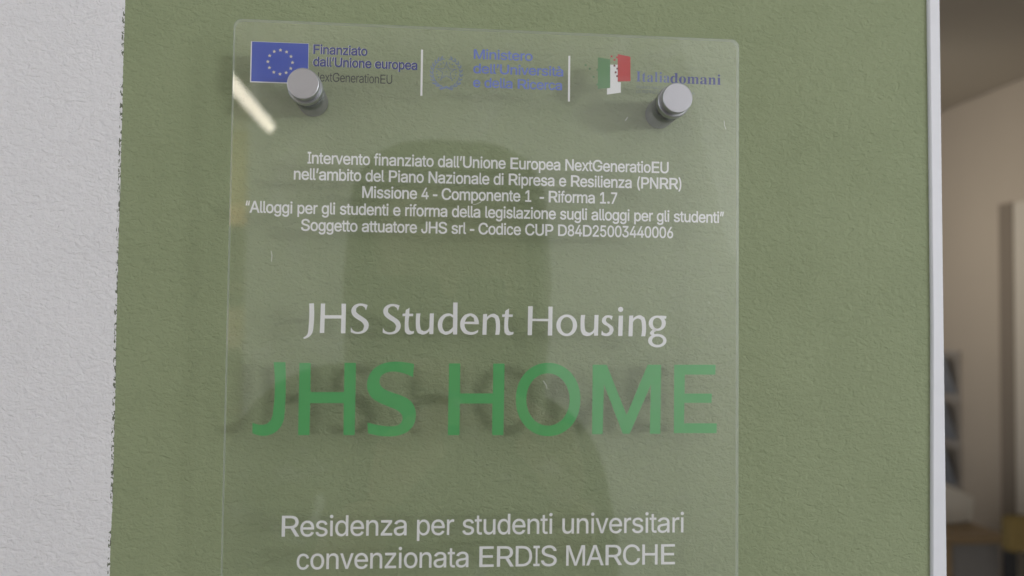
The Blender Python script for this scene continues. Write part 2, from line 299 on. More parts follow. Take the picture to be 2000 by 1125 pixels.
HEL = dict(zip('abcdefghijklmnopqrstuvwxyz', (556,556,500,556,556,278,556,556,222,222,500,222,833,556,556,556,556,333,500,278,556,500,722,500,500,500)))
HEL.update(zip('ABCDEFGHIJKLMNOPQRSTUVWXYZ', (667,667,722,722,667,611,778,722,278,500,667,556,833,722,778,667,778,722,667,611,722,667,944,667,667,611)))
HEL.update({c: 556 for c in '0123456789'}); HEL.update({' ': 278, '.': 278, '-': 333, '(': 333, ')': 333, "'": 191, '\u2019': 222, '\u201c': 333, '\u201d': 333, '\u00e0': 556})
GLY = {"(":[273,[[89,207,90,244,94,283,101,324,105,348,111,372,117,395,124,418,132,441,145,477,160,510,177,539,236,539,219,503,204,466,191,428,179,390,169,351,161,313,156,276,152,241,151,207,152,176,155,145,160,115,167,83,177,50,188,16,196,-5,205,-27,214,-49,225,-72,236,-96,177,-96,160,-66,145,-36,132,-6,121,24,111,55,103,85,97,116,93,146,90,176]]],")":[273,[[37,-96,49,-72,59,-48,69,-25,78,-3,86,18,97,52,106,85,113,116,118,147,121,177,122,207,121,241,117,276,112,313,104,351,94,390,82,428,69,466,54,503,37,539,97,539,113,510,128,477,142,441,149,418,156,395,162,372,168,348,173,323,179,283,183,244,184,207,183,176,180,145,176,115,170,84,161,53,152,23,140,-7,127,-37,113,-67,97,-96]]],"-":[453,[[337,244,337,188,114,188,114,244]]],".":[188,[[95,-4,83,-3,73,1,63,9,55,18,51,29,50,41,51,53,55,64,63,73,73,81,83,85,95,87,107,85,118,81,128,73,135,64,140,53,141,41,140,29,135,18,128,9,118,1,107,-3]]],"0":[453,[[227,-7,191,-3,158,7,130,24,105,48,85,77,69,113,61,138,55,164,51,192,49,222,48,254,49,286,51,316,55,344,61,370,69,395,85,431,106,461,130,484,159,502,191,512,227,516,262,512,295,502,323,484,348,461,368,431,384,395,392,370,398,344,402,316,404,286,405,254,404,222,402,192,398,164,392,138,384,113,368,77,348,48,323,24,295,7,263,-3],[227,50,250,52,271,60,290,74,306,92,320,116,330,144,338,176,342,213,344,254,342,295,338,332,330,365,320,393,306,416,290,435,271,449,250,457,227,460,203,457,182,449,163,435,147,416,134,393,123,365,115,332,111,295,109,254,111,213,115,176,123,144,134,116,147,92,163,74,182,60,203,52]]],"1":[453,[[76,0,76,55,391,55,391,0],[276,509,276,0,212,0,212,448,86,358,86,427,198,509]]],"2":[453,[[64,0,64,47,234,229,282,282,294,298,303,312,311,327,316,341,319,356,320,371,319,389,315,405,308,419,298,431,287,441,273,449,258,455,241,458,224,460,205,458,188,454,172,447,159,438,148,427,139,413,132,398,128,381,127,362,66,362,68,391,75,418,86,442,102,464,121,482,143,496,168,507,196,513,225,516,254,513,281,507,306,497,328,482,346,465,361,445,372,423,379,398,381,372,380,354,377,336,371,318,363,299,351,280,336,259,317,235,294,209,267,180,153,60,389,57,389,0]]],"3":[453,[[218,-7,188,-5,159,1,133,10,108,22,88,38,70,57,57,79,48,104,44,132,109,132,112,115,118,100,126,87,137,76,150,66,165,59,182,54,200,51,219,50,239,51,258,55,275,61,291,69,304,80,315,93,323,108,328,125,329,145,328,163,323,180,316,196,306,211,292,223,275,234,254,241,229,246,201,248,157,248,157,299,288,448,70,452,70,509,372,509,372,461,211,278,211,289,247,290,279,286,308,276,333,262,354,244,371,222,383,198,391,173,393,145,390,116,383,90,370,66,354,45,333,27,309,12,281,2,251,-5]]],"4":[453,[[40,105,40,158,247,509,311,509,109,166,413,163,413,105],[282,0,282,121,282,146,282,318,343,318,343,0]]],"5":[453,[[221,-7,192,-5,165,1,140,11,118,25,99,41,83,60,71,82,63,105,60,130,122,130,125,115,130,102,138,89,148,78,160,68,173,60,188,54,204,51,221,50,241,51,259,56,276,64,291,75,304,89,314,104,322,122,326,141,328,162,326,183,321,203,314,221,303,237,290,251,275,262,257,270,238,275,218,277,201,276,184,273,167,268,152,262,139,255,128,246,67,253,96,509,366,509,366,452,151,452,134,301,148,311,162,318,178,325,194,330,212,333,229,334,252,332,274,328,294,321,313,311,330,299,345,285,358,269,370,251,379,231,386,210,390,187,391,163,388,132,381,102,369,76,352,52,332,32,309,15,282,3,253,-4]]],"6":[453,[[226,-7,196,-4,168,3,142,15,119,31,100,51,84,74,73,101,66,130,64,162,65,187,71,212,80,239,93,268,112,302,137,340,252,509,322,509,151,261,165,288,196,307,208,311,221,313,235,314,265,312,291,305,316,295,337,280,355,262,370,240,380,215,387,187,389,157,387,127,379,98,368,73,352,50,333,30,310,14,284,3,257,-4],[226,48,245,50,263,55,279,63,293,73,304,86,314,101,322,119,326,137,327,157,326,178,322,196,314,213,304,228,293,241,279,251,263,259,245,264,226,265,207,264,190,259,174,252,160,241,148,229,138,214,131,197,126,179,125,158,126,138,131,119,138,102,148,86,160,73,174,63,190,55,207,50]]],"7":[453,[[97,0,323,448,62,452,62,509,391,509,391,449,165,0]]],"8":[453,[[226,-7,193,-5,163,1,136,11,111,25,91,42,74,62,62,84,54,109,52,135,53,156,58,176,65,195,75,212,87,228,101,241,117,252,134,260,153,265,129,276,109,289,93,308,80,330,73,354,70,380,73,405,79,429,90,450,106,469,124,485,146,498,170,508,197,514,226,516,255,514,282,508,306,498,328,485,346,469,361,450,373,429,379,405,382,380,379,354,372,330,359,308,343,289,323,276,300,267,319,260,335,252,351,241,365,228,377,212,387,195,395,176,399,156,401,135,398,109,391,84,378,62,362,42,341,25,317,11,289,1,259,-5],[226,49,248,50,267,54,285,60,300,69,313,79,323,91,331,106,335,121,337,139,335,157,330,173,322,189,312,202,298,213,283,223,265,230,247,234,226,235,206,234,187,230,169,223,154,213,140,202,130,189,122,173,117,157,115,139,117,121,121,106,129,91,139,79,152,69,167,60,185,54,205,50],[226,290,244,291,260,294,274,300,287,308,298,318,307,330,314,344,318,359,319,376,318,392,314,407,308,420,299,432,288,442,275,449,260,455,244,459,226,460,208,459,192,455,177,449,164,442,153,432,145,420,138,407,134,392,133,376,134,359,138,344,145,330,154,318,165,308,178,300,193,294,209,291]]],"A":[480,[[16,0,201,509,276,509,463,0,395,0,287,302,264,372,232,478,245,478,213,371,191,302,85,0],[110,142,110,199,370,199,370,142]]],"C":[510,[[267,-7,242,-6,217,-2,194,5,171,13,150,25,131,39,113,55,97,73,82,93,70,115,59,140,51,166,45,193,41,223,40,254,41,285,45,315,51,343,59,369,70,393,82,415,97,436,113,454,131,470,150,484,171,495,194,504,217,510,242,514,267,516,293,514,317,511,340,504,362,496,383,485,402,471,419,456,435,438,448,418,459,397,467,373,473,348,408,348,404,365,397,380,389,395,380,407,369,418,357,428,344,437,330,444,315,449,300,453,284,455,267,456,237,453,209,445,184,432,161,414,141,391,125,364,113,332,106,295,103,254,106,213,113,177,125,145,141,117,161,94,184,76,210,63,237,56,267,53,284,54,300,56,315,60,330,65,344,72,357,81,369,90,380,102,389,114,397,128,404,144,408,160,473,160,467,135,459,112,448,91,435,71,420,53,402,38,383,24,363,13,341,5,317,-2,293,-6]]],"D":[502,[[219,0,96,0,96,57,215,57,254,60,288,68,318,81,343,99,363,122,379,149,390,181,397,216,399,255,397,294,390,329,379,361,364,388,344,410,320,428,291,441,258,449,221,452,93,452,93,509,225,509,254,507,281,504,307,498,331,489,353,478,385,455,412,426,433,391,444,367,451,342,457,315,460,286,462,255,460,224,457,195,451,168,443,142,433,119,421,97,406,77,390,60,371,44,351,31,328,20,303,11,277,5,249,1],[125,509,125,0,60,0,60,509]]],"E":[419,[[60,0,60,509,372,509,372,452,125,452,125,286,355,286,355,229,125,229,125,57,375,57,375,0]]],"F":[410,[[60,0,60,509,369,509,369,452,125,452,125,278,346,278,346,221,125,221,125,0]]],"G":[520,[[269,-7,242,-6,217,-2,193,5,171,14,149,25,130,39,112,55,96,73,82,93,69,116,59,140,51,166,45,194,41,223,40,254,41,285,45,315,51,343,59,369,69,393,82,415,96,436,112,454,129,470,149,484,170,495,192,504,215,510,239,514,265,516,291,514,316,510,340,504,363,494,384,483,403,469,421,453,436,436,449,416,460,395,468,373,474,349,408,349,402,365,395,379,387,393,378,406,368,417,356,427,344,436,330,443,315,448,300,453,283,455,265,456,236,453,209,445,183,432,160,414,141,392,125,364,113,332,106,295,103,254,106,213,113,177,125,145,141,117,161,95,184,76,210,63,238,56,269,53,296,55,322,61,345,71,365,85,382,102,396,123,407,147,413,173,415,202,434,199,283,199,283,256,478,256,478,200,475,160,466,124,451,91,431,62,406,38,377,19,344,5,308,-4]]],"H":[517,[[60,0,60,509,125,509,125,289,392,289,392,509,457,509,457,0,392,0,392,232,125,232,125,0]]],"I":[300,[[31,0,31,57,118,57,118,452,31,452,31,509,269,509,269,452,183,452,183,57,269,57,269,0]]],"J":[396,[[185,-7,143,-2,106,11,75,33,60,50,48,70,40,92,35,118,33,145,33,173,98,173,98,145,100,117,108,93,122,74,139,61,160,53,185,50,209,53,230,61,248,74,261,93,269,117,272,145,272,509,336,509,336,145,335,118,330,92,321,70,309,50,294,33,263,11,227,-2]]],"L":[393,[[60,0,60,509,125,509,125,57,361,57,361,0]]],"M":[628,[[60,0,60,509,152,509,277,187,287,159,299,123,311,84,322,49,307,49,318,83,330,121,342,158,352,187,476,509,568,509,568,0,504,0,504,291,504,327,505,369,506,413,507,457,498,409,482,363,467,322,456,291,342,0,286,0,170,291,159,321,145,361,129,408,112,457,119,457,120,416,121,372,122,328,122,291,122,0]]],"N":[523,[[60,0,60,509,136,509,343,183,363,151,388,107,414,55,405,54,401,108,399,157,399,195,399,509,463,509,463,0,387,0,202,290,177,331,148,381,108,452,119,454,122,384,124,328,125,291,125,0]]],"O":[533,[[267,-7,241,-6,217,-2,194,5,171,13,150,25,131,39,113,55,97,73,82,93,70,115,59,140,51,166,45,193,41,223,40,254,41,285,45,315,51,343,59,369,70,393,82,415,97,436,113,454,131,470,150,484,171,495,194,504,217,510,241,514,267,516,293,514,317,510,340,504,363,495,384,484,403,470,421,454,437,436,451,415,464,393,474,369,482,343,488,315,492,285,493,254,492,223,488,193,482,166,474,140,464,115,451,93,437,73,421,55,403,39,384,25,363,13,340,5,317,-2,293,-6],[267,53,296,55,324,63,349,76,372,94,392,116,408,144,420,176,428,213,430,254,428,295,420,332,408,365,392,392,372,415,349,433,324,446,296,453,267,456,237,453,210,445,184,433,161,415,142,392,125,364,113,332,106,295,103,254,106,213,113,176,125,144,142,117,161,94,184,76,210,63,237,55]]],"P":[445,[[60,0,60,509,235,509,272,506,305,499,332,487,356,471,375,452,390,430,400,404,407,377,409,348,407,318,400,291,390,265,375,243,356,223,332,207,305,195,272,188,235,186,109,186,109,242,233,242,257,244,279,248,297,256,312,266,324,279,333,294,339,310,343,328,344,348,343,367,339,385,333,402,324,416,312,428,297,439,279,446,257,451,232,452,125,452,125,0]]],"R":[449,[[60,0,60,509,236,509,273,506,305,500,333,489,356,473,376,455,390,433,401,408,407,381,409,352,407,323,401,296,390,271,376,250,356,232,333,217,305,206,273,200,236,198,96,198,96,255,234,255,258,256,280,260,298,267,313,276,325,287,334,300,340,316,344,333,345,352,344,371,340,389,334,405,325,419,313,430,298,440,279,446,258,451,233,452,125,452,125,0],[353,0,230,229,303,229,428,0]]],"S":[447,[[224,-9,188,-7,156,-1,128,9,102,23,81,40,64,60,51,83,42,109,38,137,104,137,108,118,114,102,123,88,136,76,150,66,166,59,185,53,204,50,224,49,246,50,267,54,286,60,303,69,317,79,329,92,338,106,344,122,346,139,344,154,340,168,332,179,322,189,310,197,296,205,245,222,184,239,145,253,112,269,86,289,67,313,56,341,52,372,54,400,62,425,75,448,92,468,113,484,138,498,165,508,195,514,227,516,259,514,289,508,316,498,340,484,360,468,377,449,390,427,398,403,401,378,337,378,332,402,320,421,302,437,280,449,254,456,225,459,204,457,185,454,167,448,152,440,139,430,129,418,121,405,117,391,115,376,117,359,122,345,131,334,142,324,155,315,169,308,212,293,264,279,312,264,328,256,344,248,359,238,372,226,384,213,395,198,402,180,407,161,408,139,406,112,399,87,386,64,370,43,349,25,323,11,294,0,261,-7]]],"U":[517,[[259,-8,220,-6,186,2,154,15,126,33,103,55,85,80,71,108,63,140,60,173,60,509,124,509,124,178,126,155,132,133,141,113,153,95,169,80,187,68,208,59,232,53,259,52,285,53,309,59,331,68,349,80,364,95,377,113,385,133,391,155,393,178,393,509,457,509,457,173,454,140,446,108,433,80,414,55,391,33,363,15,332,2,297,-6]]],"Z":[438,[[42,0,42,46,273,385,306,431,341,476,348,454,285,452,223,452,40,452,40,509,397,509,397,462,169,129,134,81,97,33,90,54,152,57,214,57,399,57,399,0]]],"a":[389,[[160,-9,137,-7,115,-3,94,5,76,15,60,29,48,45,38,63,32,84,30,108,32,128,36,146,43,161,53,174,64,184,78,193,92,200,108,206,125,211,178,220,234,227,265,235,276,255,275,272,272,285,267,297,260,307,251,315,240,322,227,327,212,330,196,331,178,330,163,327,149,322,118,301,100,274,41,291,51,313,64,331,79,346,95,358,114,368,133,375,153,380,173,383,194,384,239,379,255,375,271,369,286,360,300,350,312,336,322,320,330,301,335,278,337,251,337,0,277,0,277,52,252,25,242,16,229,8,215,1,199,-4,181,-7],[170,45,192,47,211,51,228,59,242,68,254,80,263,93,270,108,274,122,276,138,276,190,259,182,231,176,200,171,175,168,134,159,122,153,112,147,103,139,97,130,93,118,92,105,93,93,96,82,102,72,109,64,119,57,130,52,142,48,156,46]]],"b":[424,[[229,-8,208,-7,189,-3,172,4,159,12,147,21,138,31,118,59,112,0,53,0,53,509,114,509,114,319,137,346,147,355,158,364,171,373,188,379,207,383,229,384,259,382,287,374,313,361,335,342,354,320,370,293,381,261,388,227,390,189,388,151,381,116,370,84,355,57,336,34,313,16,288,3,260,-6],[220,47,242,49,262,55,279,66,294,80,306,97,316,117,323,139,327,163,328,189,327,215,323,239,316,261,307,281,295,298,280,311,262,322,243,328,220,330,198,328,178,322,161,312,147,299,134,282,125,263,118,241,114,216,113,189,114,162,118,138,125,115,135,95,147,78,162,65,179,55,198,49]]],"c":[396,[[207,-8,174,-5,144,3,117,16,93,35,72,58,56,85,44,116,37,150,34,187,37,225,44,260,56,291,72,318,93,341,117,360,144,374,174,382,207,384,226,384,243,381,260,377,276,371,291,364,305,356,318,346,330,335,340,322,349,308,356,293,362,277,303,262,290,289,270,311,242,325,207,330,184,328,163,321,145,310,130,296,118,278,108,258,102,236,98,212,96,187,98,163,102,139,108,117,118,97,130,80,145,66,163,55,184,49,207,46,243,52,271,66,292,89,304,117,363,102,357,86,350,70,341,56,331,43,319,32,306,21,292,12,277,5,261,-1,244,-5,226,-7]]],"d":[424,[[195,-8,165,-6,137,3,111,16,89,34,70,57,55,84,43,116,36,151,34,189,36,227,43,261,55,293,70,320,89,342,112,361,137,374,165,382,196,384,218,383,237,379,253,373,267,364,278,355,287,346,306,319,311,509,372,509,372,0,313,0,313,59,287,31,277,21,266,12,252,4,236,-3,217,-7],[205,47,226,49,246,55,263,65,278,78,290,95,299,115,306,138,310,162,312,189,310,216,306,241,300,263,290,282,278,299,263,312,246,322,227,328,205,330,182,328,162,322,145,311,130,298,118,281,108,261,102,239,98,215,96,189,98,163,102,139,109,117,118,97,130,80,145,66,162,55,182,49]]],"e":[404,[[212,-8,177,-5,145,3,117,16,92,35,72,58,56,85,44,116,37,150,34,187,36,224,44,258,55,290,71,317,91,340,115,359,142,373,172,382,205,384,226,383,246,380,266,374,285,366,303,355,319,341,334,324,347,305,357,282,365,256,370,227,371,194,371,169,75,169,75,221,338,221,310,202,308,226,304,248,298,269,288,286,277,301,263,314,246,323,227,328,205,330,183,328,164,323,146,313,131,301,119,286,109,270,102,251,97,231,96,211,96,178,98,151,102,127,110,106,121,88,135,73,151,61,169,53,190,48,212,46,227,47,241,49,254,53,265,58,276,65,285,73,294,82,300,93,306,105,365,91,358,72,348,55,335,39,320,26,302,14,283,4,261,-3,237,-7]]],"f":[254,[[228,379,228,327,6,327,6,379],[81,0,81,432,82,452,87,470,96,486,107,499,120,510,135,519,152,525,169,529,187,530,222,527,243,521,227,468,215,472,195,474,178,472,164,468,154,460,147,449,143,435,142,419,142,0]]],"g":[425,[[207,-151,180,-149,156,-146,134,-140,114,-132,97,-122,82,-110,70,-97,59,-84,51,-69,101,-41,122,-66,131,-74,142,-82,154,-88,169,-93,187,-96,207,-97,236,-95,261,-87,282,-75,298,-58,308,-34,311,-6,311,68,287,41,277,32,266,23,252,16,236,10,217,6,195,5,165,7,138,14,113,27,90,43,71,65,55,90,43,120,36,154,34,191,36,229,43,263,55,293,71,320,90,342,112,361,138,374,166,382,196,384,218,383,237,379,253,373,267,365,279,356,288,346,308,319,313,379,372,379,372,-9,370,-40,363,-67,350,-90,334,-109,314,-124,291,-136,265,-144,237,-149],[205,59,227,61,246,66,264,75,278,87,290,103,300,121,307,142,311,166,312,193,311,219,307,242,300,264,291,283,279,299,264,312,247,322,227,328,205,330,182,328,163,322,145,312,130,298,118,282,109,262,102,241,98,218,96,193,98,167,102,144,109,123,118,104,131,88,145,76,163,66,183,61]]],"i":[167,[[53,0,53,379,114,379,114,0],[84,443,73,444,63,448,54,455,47,463,43,472,41,483,43,494,47,504,54,512,63,518,73,522,84,524,95,522,105,518,114,512,121,504,125,494,126,483,125,472,121,463,114,455,105,448,95,444]]],"l":[189,[[139,-2,112,0,91,8,74,20,62,37,55,59,53,84,53,509,114,509,114,99,114,83,117,71,120,62,126,57,135,53,146,52,160,53,170,54,181,3,162,-1]]],"m":[610,[[53,0,53,379,112,379,112,295,114,314,122,331,132,346,144,358,158,368,172,376,187,382,203,385,219,386,245,383,268,375,287,361,303,342,314,320,321,295,312,295,318,312,326,329,337,343,350,356,364,366,381,375,398,381,417,385,437,386,458,385,478,380,497,372,514,361,529,346,541,328,550,307,555,283,557,255,557,0,496,0,496,254,493,279,485,298,473,313,456,323,438,329,419,330,402,329,387,326,374,320,363,312,353,302,345,290,340,277,336,263,335,247,335,0,274,0,274,260,272,280,265,297,253,311,238,322,220,328,199,330,185,329,171,326,158,320,145,312,135,302,126,289,119,274,115,257,114,238,114,0]]],"n":[410,[[114,227,114,0,53,0,53,379,112,379,112,287,102,287,116,319,132,344,152,362,175,374,200,382,227,384,252,383,275,377,295,369,313,356,328,340,341,321,350,298,355,271,357,240,357,0,296,0,296,235,293,263,286,286,273,304,256,318,235,326,210,329,192,328,176,324,161,317,147,308,136,297,126,283,119,266,115,248]]],"o":[415,[[207,-8,174,-5,144,3,117,16,93,35,72,58,56,85,44,116,37,150,34,187,37,225,44,260,56,291,72,318,93,341,117,360,144,374,174,382,207,384,241,382,271,374,299,360,323,341,343,318,359,291,371,260,379,225,381,187,379,150,371,116,359,85,343,58,323,35,299,16,271,3,241,-5],[207,46,231,49,252,55,270,66,285,80,298,97,307,117,314,139,318,163,319,187,318,212,314,236,307,258,298,278,285,296,270,310,252,321,231,328,207,330,184,328,163,321,145,310,130,296,118,278,108,258,102,236,98,212,96,187,98,163,102,139,108,117,118,97,130,80,145,66,163,55,184,49]]],"p":[424,[[53,-143,53,379,112,379,112,319,137,346,147,355,158,364,171,373,188,379,207,383,229,384,259,382,287,374,313,361,335,342,354,320,370,293,381,261,388,227,390,189,388,151,381,116,370,84,355,57,336,34,313,16,288,3,260,-6,229,-8,208,-7,189,-3,173,4,159,12,147,21,138,31,118,59,114,-143],[220,47,242,49,262,55,279,66,294,80,306,97,316,117,323,139,327,163,328,189,327,215,323,239,316,261,307,281,295,298,280,311,262,322,243,328,220,330,198,328,178,322,161,312,147,299,134,282,125,263,118,241,114,216,113,189,114,162,118,138,125,115,135,95,147,78,162,65,179,55,198,49]]],"r":[259,[[53,0,53,379,112,379,112,321,124,339,137,354,152,367,171,377,191,383,213,385,229,384,243,384,243,322,230,324,207,326,190,324,174,321,159,315,146,306,135,296,126,284,119,269,115,254,114,237,114,0]]],"s":[365,[[182,-8,157,-7,133,-3,112,3,93,12,76,24,62,38,50,54,41,73,36,94,94,107,101,87,111,72,124,60,141,52,160,47,181,45,206,47,227,53,244,62,258,74,265,88,268,103,266,115,262,126,254,136,243,144,229,150,212,155,149,170,118,180,92,192,72,208,58,227,50,249,47,274,49,295,55,314,65,332,79,347,95,360,115,370,137,378,161,383,187,384,212,383,234,379,254,372,271,363,286,352,299,339,309,324,318,308,324,290,268,277,262,291,254,304,243,316,228,325,210,331,187,333,166,331,147,326,131,317,119,305,111,292,109,277,110,264,115,253,124,243,136,235,152,229,172,223,229,209,261,200,287,187,306,171,320,153,328,131,331,107,329,85,323,65,312,47,298,31,281,18,260,6,236,-2,210,-7]]],"t":[227,[[204,379,204,327,6,327,6,379],[65,471,126,471,126,98,127,83,130,70,136,61,144,55,156,51,170,50,185,51,202,54,213,2,192,-3,168,-4,138,-1,113,7,92,21,77,41,68,64,65,93]]],"u":[410,[[182,-5,158,-3,135,2,115,11,97,23,82,39,69,59,60,82,54,109,53,139,53,379,114,379,114,144,116,117,124,94,137,75,154,61,175,53,200,50,218,51,234,55,249,62,263,71,274,83,283,97,290,113,295,132,296,153,296,379,357,379,357,0,298,0,298,92,307,92,294,60,277,35,257,17,234,5,209,-3]]],"v":[389,[[163,0,17,379,84,379,165,155,187,87,206,21,184,21,203,87,224,155,305,379,371,379,226,0]]],"x":[379,[[21,0,171,218,171,171,29,379,100,379,147,306,179,253,207,206,175,206,202,253,233,306,282,379,352,379,209,169,209,214,358,0,287,0,231,85,200,136,173,182,205,182,178,136,148,85,91,0]]],"z":[380,[[42,0,42,46,254,320,48,323,48,379,333,379,333,331,126,60,339,56,339,0]]],"\u00e0":[389,[[160,-9,137,-7,115,-3,94,5,76,15,60,29,48,45,38,63,32,84,30,108,32,128,36,146,43,161,53,174,64,184,78,193,92,200,108,206,125,211,178,220,234,227,265,235,276,255,275,272,272,285,267,297,260,307,251,315,240,322,227,327,212,330,196,331,178,330,163,327,149,322,118,301,100,274,41,291,51,313,64,331,79,346,95,358,114,368,133,375,153,380,173,383,194,384,239,379,255,375,271,369,286,360,300,350,312,336,322,320,330,301,335,278,337,251,337,0,277,0,277,52,252,25,242,16,229,8,215,1,199,-4,181,-7],[170,45,192,47,211,51,228,59,242,68,254,80,263,93,270,108,274,122,276,138,276,190,259,182,231,176,200,171,175,168,134,159,122,153,112,147,103,139,97,130,93,118,92,105,93,93,96,82,102,72,109,64,119,57,130,52,142,48,156,46],[165,429,99,529,168,529,215,429]]],"\u2019":[177,[[52,318,82,509,151,509,98,318]]],"\u201c":[300,[[52,318,104,509,151,509,121,318],[175,318,228,509,274,509,244,318]]],"\u201d":[300,[[52,318,82,509,151,509,98,318],[175,318,205,509,274,509,222,318]]],"sI":[388,[[20,0,20,26,50,31,74,38,91,48,103,63,110,84,112,112,112,576,110,603,104,623,94,637,78,645,53,650,20,653,20,678,364,678,364,653,332,650,308,645,292,637,281,623,274,603,272,576,272,115,273,96,275,79,279,66,285,55,294,46,307,39,322,34,342,29,366,26,366,0]]],"st":[340,[[184,-14,148,-11,119,-1,98,16,84,39,75,69,72,106,72,415,30,415,30,446,53,468,75,490,95,511,114,530,131,550,156,579,176,606,192,631,215,631,215,462,309,462,309,415,215,415,215,122,216,103,218,88,223,76,229,67,238,62,250,60,272,66,291,83,307,111,331,98,310,58,285,26,256,4,222,-10]]],"sa":[512,[[379,-15,337,-8,310,15,298,52,270,29,240,10,209,-3,176,-10,142,-13,110,-10,82,0,60,17,43,39,33,65,30,94,33,119,40,143,53,165,71,185,95,203,123,219,158,236,198,252,244,268,296,283,296,359,294,385,288,405,278,421,264,431,244,438,220,440,184,436,162,426,155,408,169,382,177,369,181,356,183,344,181,327,174,313,164,301,149,291,133,286,115,284,96,286,80,292,67,303,57,316,51,333,49,352,52,375,60,395,73,415,92,432,114,446,141,458,171,467,205,472,241,474,281,472,317,468,347,460,372,449,392,435,408,418,420,397,429,372,434,344,436,313,436,93,439,59,453,51,477,62,490,41,470,21,449,5,427,-6,403,-13],[225,50,235,51,246,55,259,61,272,70,284,81,296,94,296,252,253,238,219,218,195,193,181,162,176,125,181,83,198,58]]],"sl":[297,[[27,0,27,24,45,26,58,31,68,38,73,48,77,63,78,83,78,592,77,612,74,628,70,639,62,647,49,652,30,654,30,678,221,678,221,83,222,64,225,50,230,39,238,32,251,27,268,24,268,0]]],"si":[295,[[150,539,130,541,112,549,97,561,85,576,77,594,75,614,77,634,85,652,97,668,112,680,130,688,150,690,170,688,188,680,204,668,215,652,223,634,225,614,223,594,215,576,203,561,187,549,170,541],[27,0,27,24,45,26,58,31,68,38,73,48,77,63,78,83,78,375,77,397,74,413,70,424,61,431,48,435,30,437,31,462,221,462,221,83,222,64,225,50,230,39,238,32,251,27,268,24,268,0]]],"sd":[551,[[208,-15,175,-12,144,-1,116,16,90,38,69,66,52,99,44,121,37,144,33,168,30,193,29,219,30,249,33,277,38,304,45,330,54,354,72,389,94,419,121,443,151,460,183,471,217,474,244,472,269,465,292,453,313,438,332,417,332,597,330,616,325,630,316,641,303,648,285,652,262,654,262,678,475,678,475,112,476,90,479,73,484,61,492,52,506,45,526,41,526,16,493,15,457,11,418,5,376,-4,332,-15,332,58,314,32,292,11,267,-3,239,-12],[255,42,270,44,285,51,301,62,314,76,325,93,332,113,332,360,327,376,319,390,307,402,292,411,276,416,259,418,231,413,209,397,194,372,187,351,182,326,178,298,176,265,175,228,176,192,178,160,181,132,186,108,193,87,208,62,229,47]]],"so":[501,[[251,-15,225,-14,201,-10,177,-3,155,5,135,17,103,41,77,70,56,105,46,127,38,151,32,176,29,202,28,229,29,257,32,283,38,309,46,333,56,356,77,390,103,419,135,443,170,460,208,471,250,474,292,471,330,460,365,443,396,420,422,391,444,357,454,334,462,310,467,285,471,257,472,229,471,201,467,174,462,149,454,125,444,102,422,68,396,39,366,16,331,-1,293,-12],[251,17,276,22,296,35,311,58,316,74,321,95,324,121,325,152,327,188,327,229,326,278,324,320,321,355,315,383,309,403,295,426,275,440,251,445,225,440,205,426,191,403,185,382,180,355,177,320,175,279,174,230,174,189,176,153,178,122,181,95,186,74,191,58,206,35,226,22]]],"sm":[825,[[27,0,27,24,44,26,58,31,67,38,73,49,77,64,78,83,78,377,77,396,74,411,68,423,59,431,46,436,28,438,28,462,218,462,218,394,242,423,267,445,294,461,323,471,353,474,391,471,422,460,447,443,465,420,477,389,501,420,528,443,557,460,588,471,622,474,668,468,704,449,730,417,745,372,750,315,750,83,751,64,754,49,760,39,768,31,781,26,798,24,798,0,562,0,562,24,579,26,591,31,600,39,606,50,609,65,610,83,610,323,609,348,606,368,601,384,593,395,580,402,562,404,534,398,507,381,483,353,483,83,484,65,487,50,493,39,501,31,513,26,530,24,530,0,297,0,297,24,314,26,326,31,335,39,341,50,344,65,345,83,345,323,344,348,341,368,336,384,328,395,315,402,297,404,267,398,241,380,218,350,218,83,219,65,222,50,227,40,235,32,247,27,264,24,264,0]]],"sn":[567,[[27,0,27,24,44,26,58,31,67,38,73,49,77,64,78,83,78,377,77,396,74,411,68,423,59,431,46,436,28,438,28,462,220,462,220,398,243,425,269,447,298,462,328,471,362,474,409,468,445,449,471,417,487,372,492,315,492,83,493,64,496,49,502,39,511,31,524,26,541,24,541,0,301,0,301,24,308,24,331,31,345,50,350,83,350,323,349,348,346,368,341,384,333,395,320,402,302,404,272,398,245,380,220,350,220,83,221,64,224,49,230,39,238,31,251,26,268,24,268,0]]]}          # letter outlines: advance and rings, thousandths of an em
GLY['-'] = [237, [[23, 153, 23, 216, 215, 216, 215, 153]]]
_gc = {}
